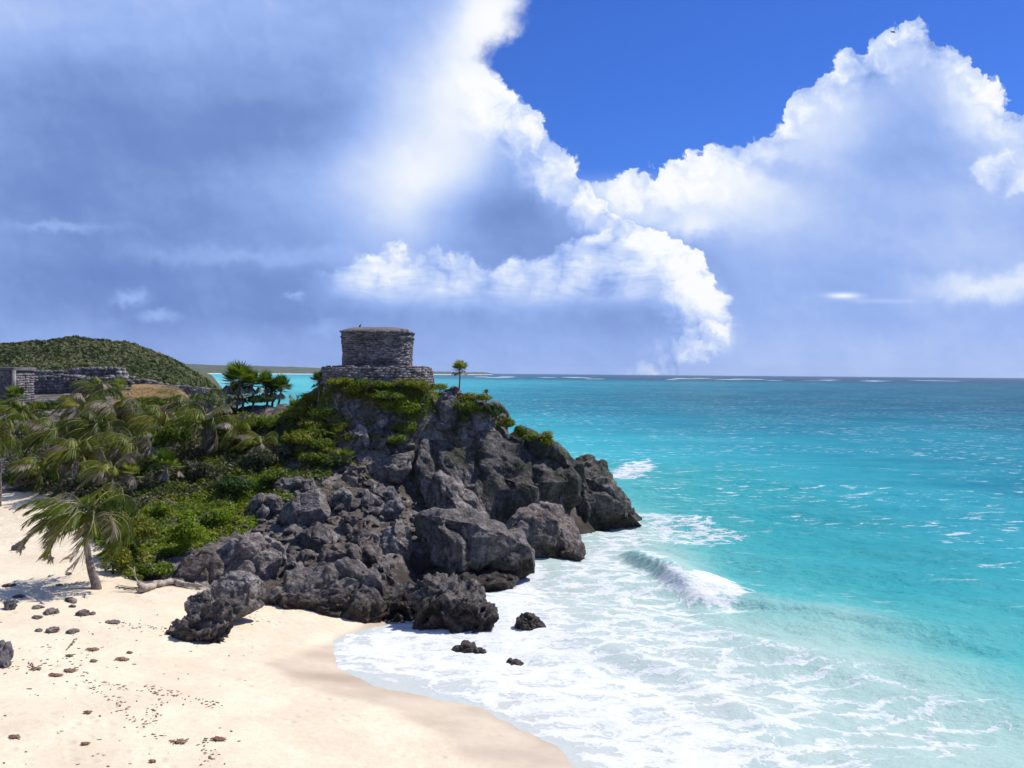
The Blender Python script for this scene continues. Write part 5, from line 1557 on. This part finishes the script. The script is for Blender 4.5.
slopeA = [(100, 572), (140, 582), (160, 560), (200, 545), (240, 530), (280, 500), (330, 480), (340, 440), (320, 400), (240, 415), (150, 430), (60, 470), (90, 510)]
slopeB = [(290, 440), (296, 404), (310, 400), (330, 388), (380, 386), (432, 388), (470, 400), (500, 420), (470, 424), (430, 408), (420, 440), (400, 420), (360, 400), (340, 420)]
cover('creeping_plants', 'low creeping green plants over the slope', [(slopeA, .8), (slopeB, .6)], 38000, .09, L_BUSH, 5, .6, -.15)
cover('olive_creepers', 'yellow-green low plants over the slope and headland', [(slopeA, .5), (slopeB, .8)], 36000, .08, L_OLIVE, 15, .6, -.05)
cover('bright_creepers', 'bright green creepers along the edge of the boulders', [([(108, 576), (150, 582), (195, 550), (235, 535), (275, 515), (300, 495), (250, 480), (200, 490), (170, 520)], 1)], 14000, .075, L_BRIGHT, 6, .5, -.08)
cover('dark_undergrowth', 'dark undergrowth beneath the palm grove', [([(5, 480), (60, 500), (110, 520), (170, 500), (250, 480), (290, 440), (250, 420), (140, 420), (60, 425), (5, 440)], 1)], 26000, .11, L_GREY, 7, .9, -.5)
cover('dry_scrub', 'dry grey scrub between the plants on the slope', [(slopeA, .6), (slopeB, .3), ([(250, 510), (330, 500), (380, 470), (340, 450), (260, 470)], .2)], 12000, .06, L_PALMDRY, 8, .4, -.05)


def hill_forest():
    r = np.random.default_rng(3); n = 17000
    x = r.uniform(-300, -34, n * 4); y = r.uniform(146, 400, n * 4)
    z = bilin(HG, x, y, -420, 140, 2.5); m_ = (z > 2.0) & (x / y > -0.58) & (x / y < -0.2); x, y, z = x[m_][:n], y[m_][:n], z[m_][:n]
    n = len(x); k = 9; s = (.45 + 1.0 * r.random(n) ** 2.6) * np.interp(y, [150, 320], [.6, 1.0])
    d = rnd_dirs(n * k, r); d[:, 2] = np.abs(d[:, 2])
    P = np.repeat(np.stack([x, y, z], 1), k, 0) + d * np.repeat(s, k)[:, None] * np.array([1, 1, .75])
    N = d + .5 * rnd_dirs(n * k, r); N /= np.linalg.norm(N, axis=1, keepdims=True)
    U = np.cross(N, rnd_dirs(n * k, r)); U /= np.linalg.norm(U, axis=1, keepdims=True) + 1e-9; W_ = np.cross(N, U)
    q = np.repeat(s, k)[:, None] * .52
    o = quads_obj('hill_forest', P, U * q, W_ * q * .8, np.clip(np.repeat(.45 + .9 * fbm(np.stack([x, y, z], 1) * .06, 3, 91) + .35 * (r.random(n) - .5), k) + .15 * r.random(n * k), 0, 1), L_HILL)
    props(o, 'low green woodland covering the far hill', 'woodland', kind='stuff')


hill_forest()
cover('dry_grass', 'short tawny grass in front of the long stone wall', [([(115, 402), (200, 402), (205, 391), (120, 391)], 1)], 14000, .045,
      mat_leaf('leaf_straw', (.16, .10, .04), (.30, .20, .08), (.42, .32, .15), .1, .8), 9, .22, -1)


# ------------------------------------------------------------------ driftwood, twigs, seaweed
def wood(label, pts, rads, mat=M_DRIFT, name='driftwood_log', lift=0.1, cat='driftwood', extra=()):
    P = []
    for px, py in pts:
        h_ = hit(px, py); P.append(h_ + np.array([0, 0, lift]))
    P = np.array(P); org = P[0].copy()
    P2 = np.array([[np.interp(t, range(len(P)), P[:, k]) for k in range(3)] for t in np.linspace(0, len(P) - 1, 4 * len(P))])
    R2 = np.interp(np.linspace(0, len(P) - 1, 4 * len(P)), range(len(P)), rads)
    P2 += 0.03 * rng.normal(size=P2.shape); parts = [tube(P2 - org, R2, 8)]
    for e in extra:
        E = np.array([org + np.array(q) for q in e]) - org
        parts.append(tube(E, np.linspace(.045, .015, len(E)), 6))
    v, f = merge(parts)
    o = mesh_obj(name, v, f, mat, smooth=True); o.location = org
    return props(o, label, cat)


wood('thick bleached driftwood log lying against the boulders', [(141, 594), (155, 588), (172, 585), (186, 588), (202, 590)], [.20, .19, .16, .12, .05], lift=.18)
wood('broken grey branch standing up beside the log', [(141, 592), (139, 584)], [.08, .05], lift=.1, name='dead_branch', cat='branch', extra=([(0, 0, 0), (-.25, 0, .6), (-.45, .1, 1.0), (-.75, .1, 1.25)], [(-.3, 0, .6), (-.35, 0, 1.2)], [(0, 0, .1), (-.6, 0, .15), (-1.2, 0, .25)]))
wood('thin crooked branch lying between trunk and log', [(116, 588), (126, 590), (138, 591)], [.03, .05, .05], M_TWIG, 'dead_branch', .06, 'branch')
wood('dead branch lying left of the palm trunk', [(60, 563), (68, 557), (80, 552)], [.02, .035, .02], M_TWIG, 'dead_branch', .05, 'branch')
wood('pair of thin sticks on the lower sand', [(67, 651), (72, 645), (76, 641)], [.02, .035, .02], M_TWIG, 'stick', .04, 'stick')
wood('short curved stick on the sand near the left edge', [(28, 663), (34, 668), (40, 671)], [.015, .03, .015], M_TWIG, 'stick', .03, 'stick')


def weed(label, px, py, w, seed):
    r = np.random.default_rng(seed); f = hit(px, py); s = w * f[1] / FPX / 2
    parts = []
    for _ in range(26):
        a = r.normal(size=2) * np.array([s * .30, s * .16]); t = r.uniform(0, 6.28); l = r.uniform(.5, 1.0) * s * .7
        e = np.array([math.cos(t), math.sin(t)]) * l; P = []
        for q in (-1, 0, 1):
            x, y = f[0] + a[0] + e[0] * q, f[1] + a[1] + e[1] * q
            P.append((x - f[0], y - f[1], ground(x, y) - f[2] + .03 + r.random() * .04))
        parts.append(tube(P, [.015, .035, .01], 5))
    v, fc = merge(parts); o = mesh_obj('seaweed_clump', v, fc, M_WEED); o.location = f
    props(o, label, 'seaweed', 'seaweed clumps on the sand')


for i, (px, py, w, lab) in enumerate([
    (122, 660, 16, 'largest dark seaweed clump in the middle of the sand'), (93, 651, 12, 'brown seaweed clump left of the largest one'), (219, 741, 18, 'brown seaweed clump near the bottom edge, rightmost'),
    (180, 743, 16, 'long seaweed clump left of the rightmost bottom one'), (85, 746, 9, 'dark seaweed clump by itself near the bottom left'), (14, 738, 12, 'seaweed clump at the lower left edge'),
    (56, 676, 14, 'seaweed clump on the left sand below the sticks'), (70, 672, 12, 'seaweed strand right of the left clump'), (36, 670, 12, 'seaweed tangle beside the curved stick'),
    (88, 714, 9, 'small seaweed clump alone on the lower sand'), (93, 662, 9, 'thin seaweed strand just under the brown clump'), (130, 654, 6, 'tiny seaweed tuft above the largest clump'),
    (152, 763, 8, 'seaweed tuft at the bottom edge'), (70, 657, 8, 'seaweed tuft right of the sticks')]): weed(lab, px, py, w, 300 + i)


def debris():
    r = np.random.default_rng(17); parts = []
    lines = [([(75, 660), (90, 680), (130, 690), (170, 690)], 60), ([(85, 684), (110, 700), (130, 715), (150, 735), (180, 743), (220, 740)], 80), ([(150, 690), (165, 695), (200, 702), (215, 706)], 50),
             ([(165, 700), (150, 710), (155, 720), (145, 728)], 40), ([(205, 740), (210, 755), (205, 768)], 30), ([(10, 670), (60, 660), (110, 645)], 30), ([(0, 655), (120, 625), (160, 630)], 40), ([(130, 623), (160, 628), (180, 632)], 40), ([(235, 600), (250, 618), (275, 622)], 30)]
    pts = []
    for pl, n in lines:
        L = np.array(pl, float)
        for _ in range(n):
            t = r.uniform(0, len(L) - 1); i = int(t); q = L[i] * (1 - t + i) + L[i + 1] * (t - i) + r.normal(size=2) * np.array([4, 2]); pts.append(q)
    for _ in range(110): pts.append((r.uniform(0, 260), r.uniform(610, 768)))
    v0, f0 = ico(1)
    for q in pts:
        if q[1] > 767: continue
        f = hit(q[0], q[1]); s = r.uniform(.012, .045); t = r.uniform(0, 3.14)
        if f[2] < .25: continue
        a = v0 * np.array([s * r.uniform(1, 3), s, s * .5]); c_, s_ = math.cos(t), math.sin(t)
        a = np.stack([a[:, 0] * c_ - a[:, 1] * s_, a[:, 0] * s_ + a[:, 1] * c_, a[:, 2]], 1) + f + np.array([0, 0, .01])
        parts.append((a, f0))
    V = np.concatenate([p for p, _ in parts]); Fc = np.concatenate([f + i * len(v0) for i, (_, f) in enumerate(parts)])
    props(mesh_obj('beach_debris', V, Fc, M_WEED), 'scattered bits of dry seaweed and shell along the old tide lines', 'debris', kind='stuff')


debris()


# ------------------------------------------------------------------ birds
def bird_perched():
    c = at(359.5, 330.0, 81.4)
    zr = ZT + 0.60
    root_v = []
    body = [(0, 0, 0.0), (0, 0, .10), (.01, 0, .20), (.02, 0, .32), (.05, 0, .42), (.10, 0, .47), (.17, 0, .46)]
    v, f = tube(body, [.03, .05, .085, .075, .045, .045, .01], 10)
    tail = tube([(-.02, 0, .12), (-.08, 0, .0), (-.12, 0, -.06)], [.05, .035, .015], 6)
    v, f = merge([(v, f), tail])
    o = mesh_obj('bird', v, f, M_BIRD, smooth=True); o.location = (c[0], c[1], zr)
    props(o, 'small dark bird perched on the left edge of the temple roof', 'bird')


def bird_flying():
    c = at(893, 32, 190)
    V = [(-2.6, 0.1, .05), (-1.3, .25, .35), (0, .35, .0), (1.3, .25, .38), (2.6, .1, .0), (1.3, -.15, .36), (0, -.2, 0), (-1.3, -.15, .33)]
    top_ = [(x * .30, y * .4, z * .15 + .02) for x, y, z in V]; bot = [(x * .30, y * .4, z * .15 - .02) for x, y, z in V]
    n = len(V); F_ = [tuple(range(n)), tuple(reversed(range(n, 2 * n)))] + [(i, (i + 1) % n, n + (i + 1) % n, n + i) for i in range(n)]
    v2, f2 = tube([(0, -.55, 0), (0, -.2, .02), (0, .2, .02), (0, .5, .04)], [.03, .09, .08, .03], 8)
    v, f = merge([(top_ + bot, F_), (v2, f2)])
    o = mesh_obj('bird', v, f, M_BIRD); o.location = c; o.rotation_euler = (0, R(8), R(25))
    props(o, 'dark bird gliding with spread wings in front of the tall right cloud', 'bird')


bird_perched(); bird_flying()

# sea air
hz = mesh_obj('haze', [(x, y, z) for x in (-20000, 20000) for y in (-1500, 19000) for z in (-6, 120)], [(0, 1, 3, 2), (4, 6, 7, 5), (0, 4, 5, 1), (2, 3, 7, 6), (0, 2, 6, 4), (1, 5, 7, 3)], bpy.data.materials.new('sea_air'))
props(hz, 'thin salt haze lying over the sea and coast', 'haze', kind='stuff')
hm = hz.data.materials[0]; hm.use_nodes = True; hn = hm.node_tree
for n_ in list(hn.nodes): hn.nodes.remove(n_)
ho = hn.nodes.new('ShaderNodeOutputMaterial'); hv = hn.nodes.new('ShaderNodeVolumePrincipled')
hv.inputs['Color'].default_value = (0.62, 0.75, 0.95, 1); hv.inputs['Density'].default_value = 0.000025; hv.inputs['Anisotropy'].default_value = 0.2
hn.links.new(hv.outputs[0], ho.inputs['Volume'])

# tiny building on the far shore
hx_, hy_ = at(293, 369, 5000)[0], 5080
hs = empty('far_house', (hx_, hy_, 2.0), 'tiny reddish-roofed building on the distant shore left of the temple', 'house')
mesh_obj('wall', [(x, y, z) for x in (-16, 16) for y in (-9, 9) for z in (0, 11)], [(0, 1, 3, 2), (4, 6, 7, 5), (0, 4, 5, 1), (2, 3, 7, 6)], mat_plain('far_plaster', (.55, .45, .40), (.65, .55, .5), .3), hs)
mesh_obj('roof', [(-19, -12, 11), (19, -12, 11), (19, 12, 11), (-19, 12, 11), (-9, 0, 22), (9, 0, 22)], [(0, 1, 5, 4), (1, 2, 5), (2, 3, 4, 5), (3, 0, 4), (3, 2, 1, 0)], mat_plain('far_roof_thatch', (.42, .17, .12), (.5, .22, .16), .3), hs)
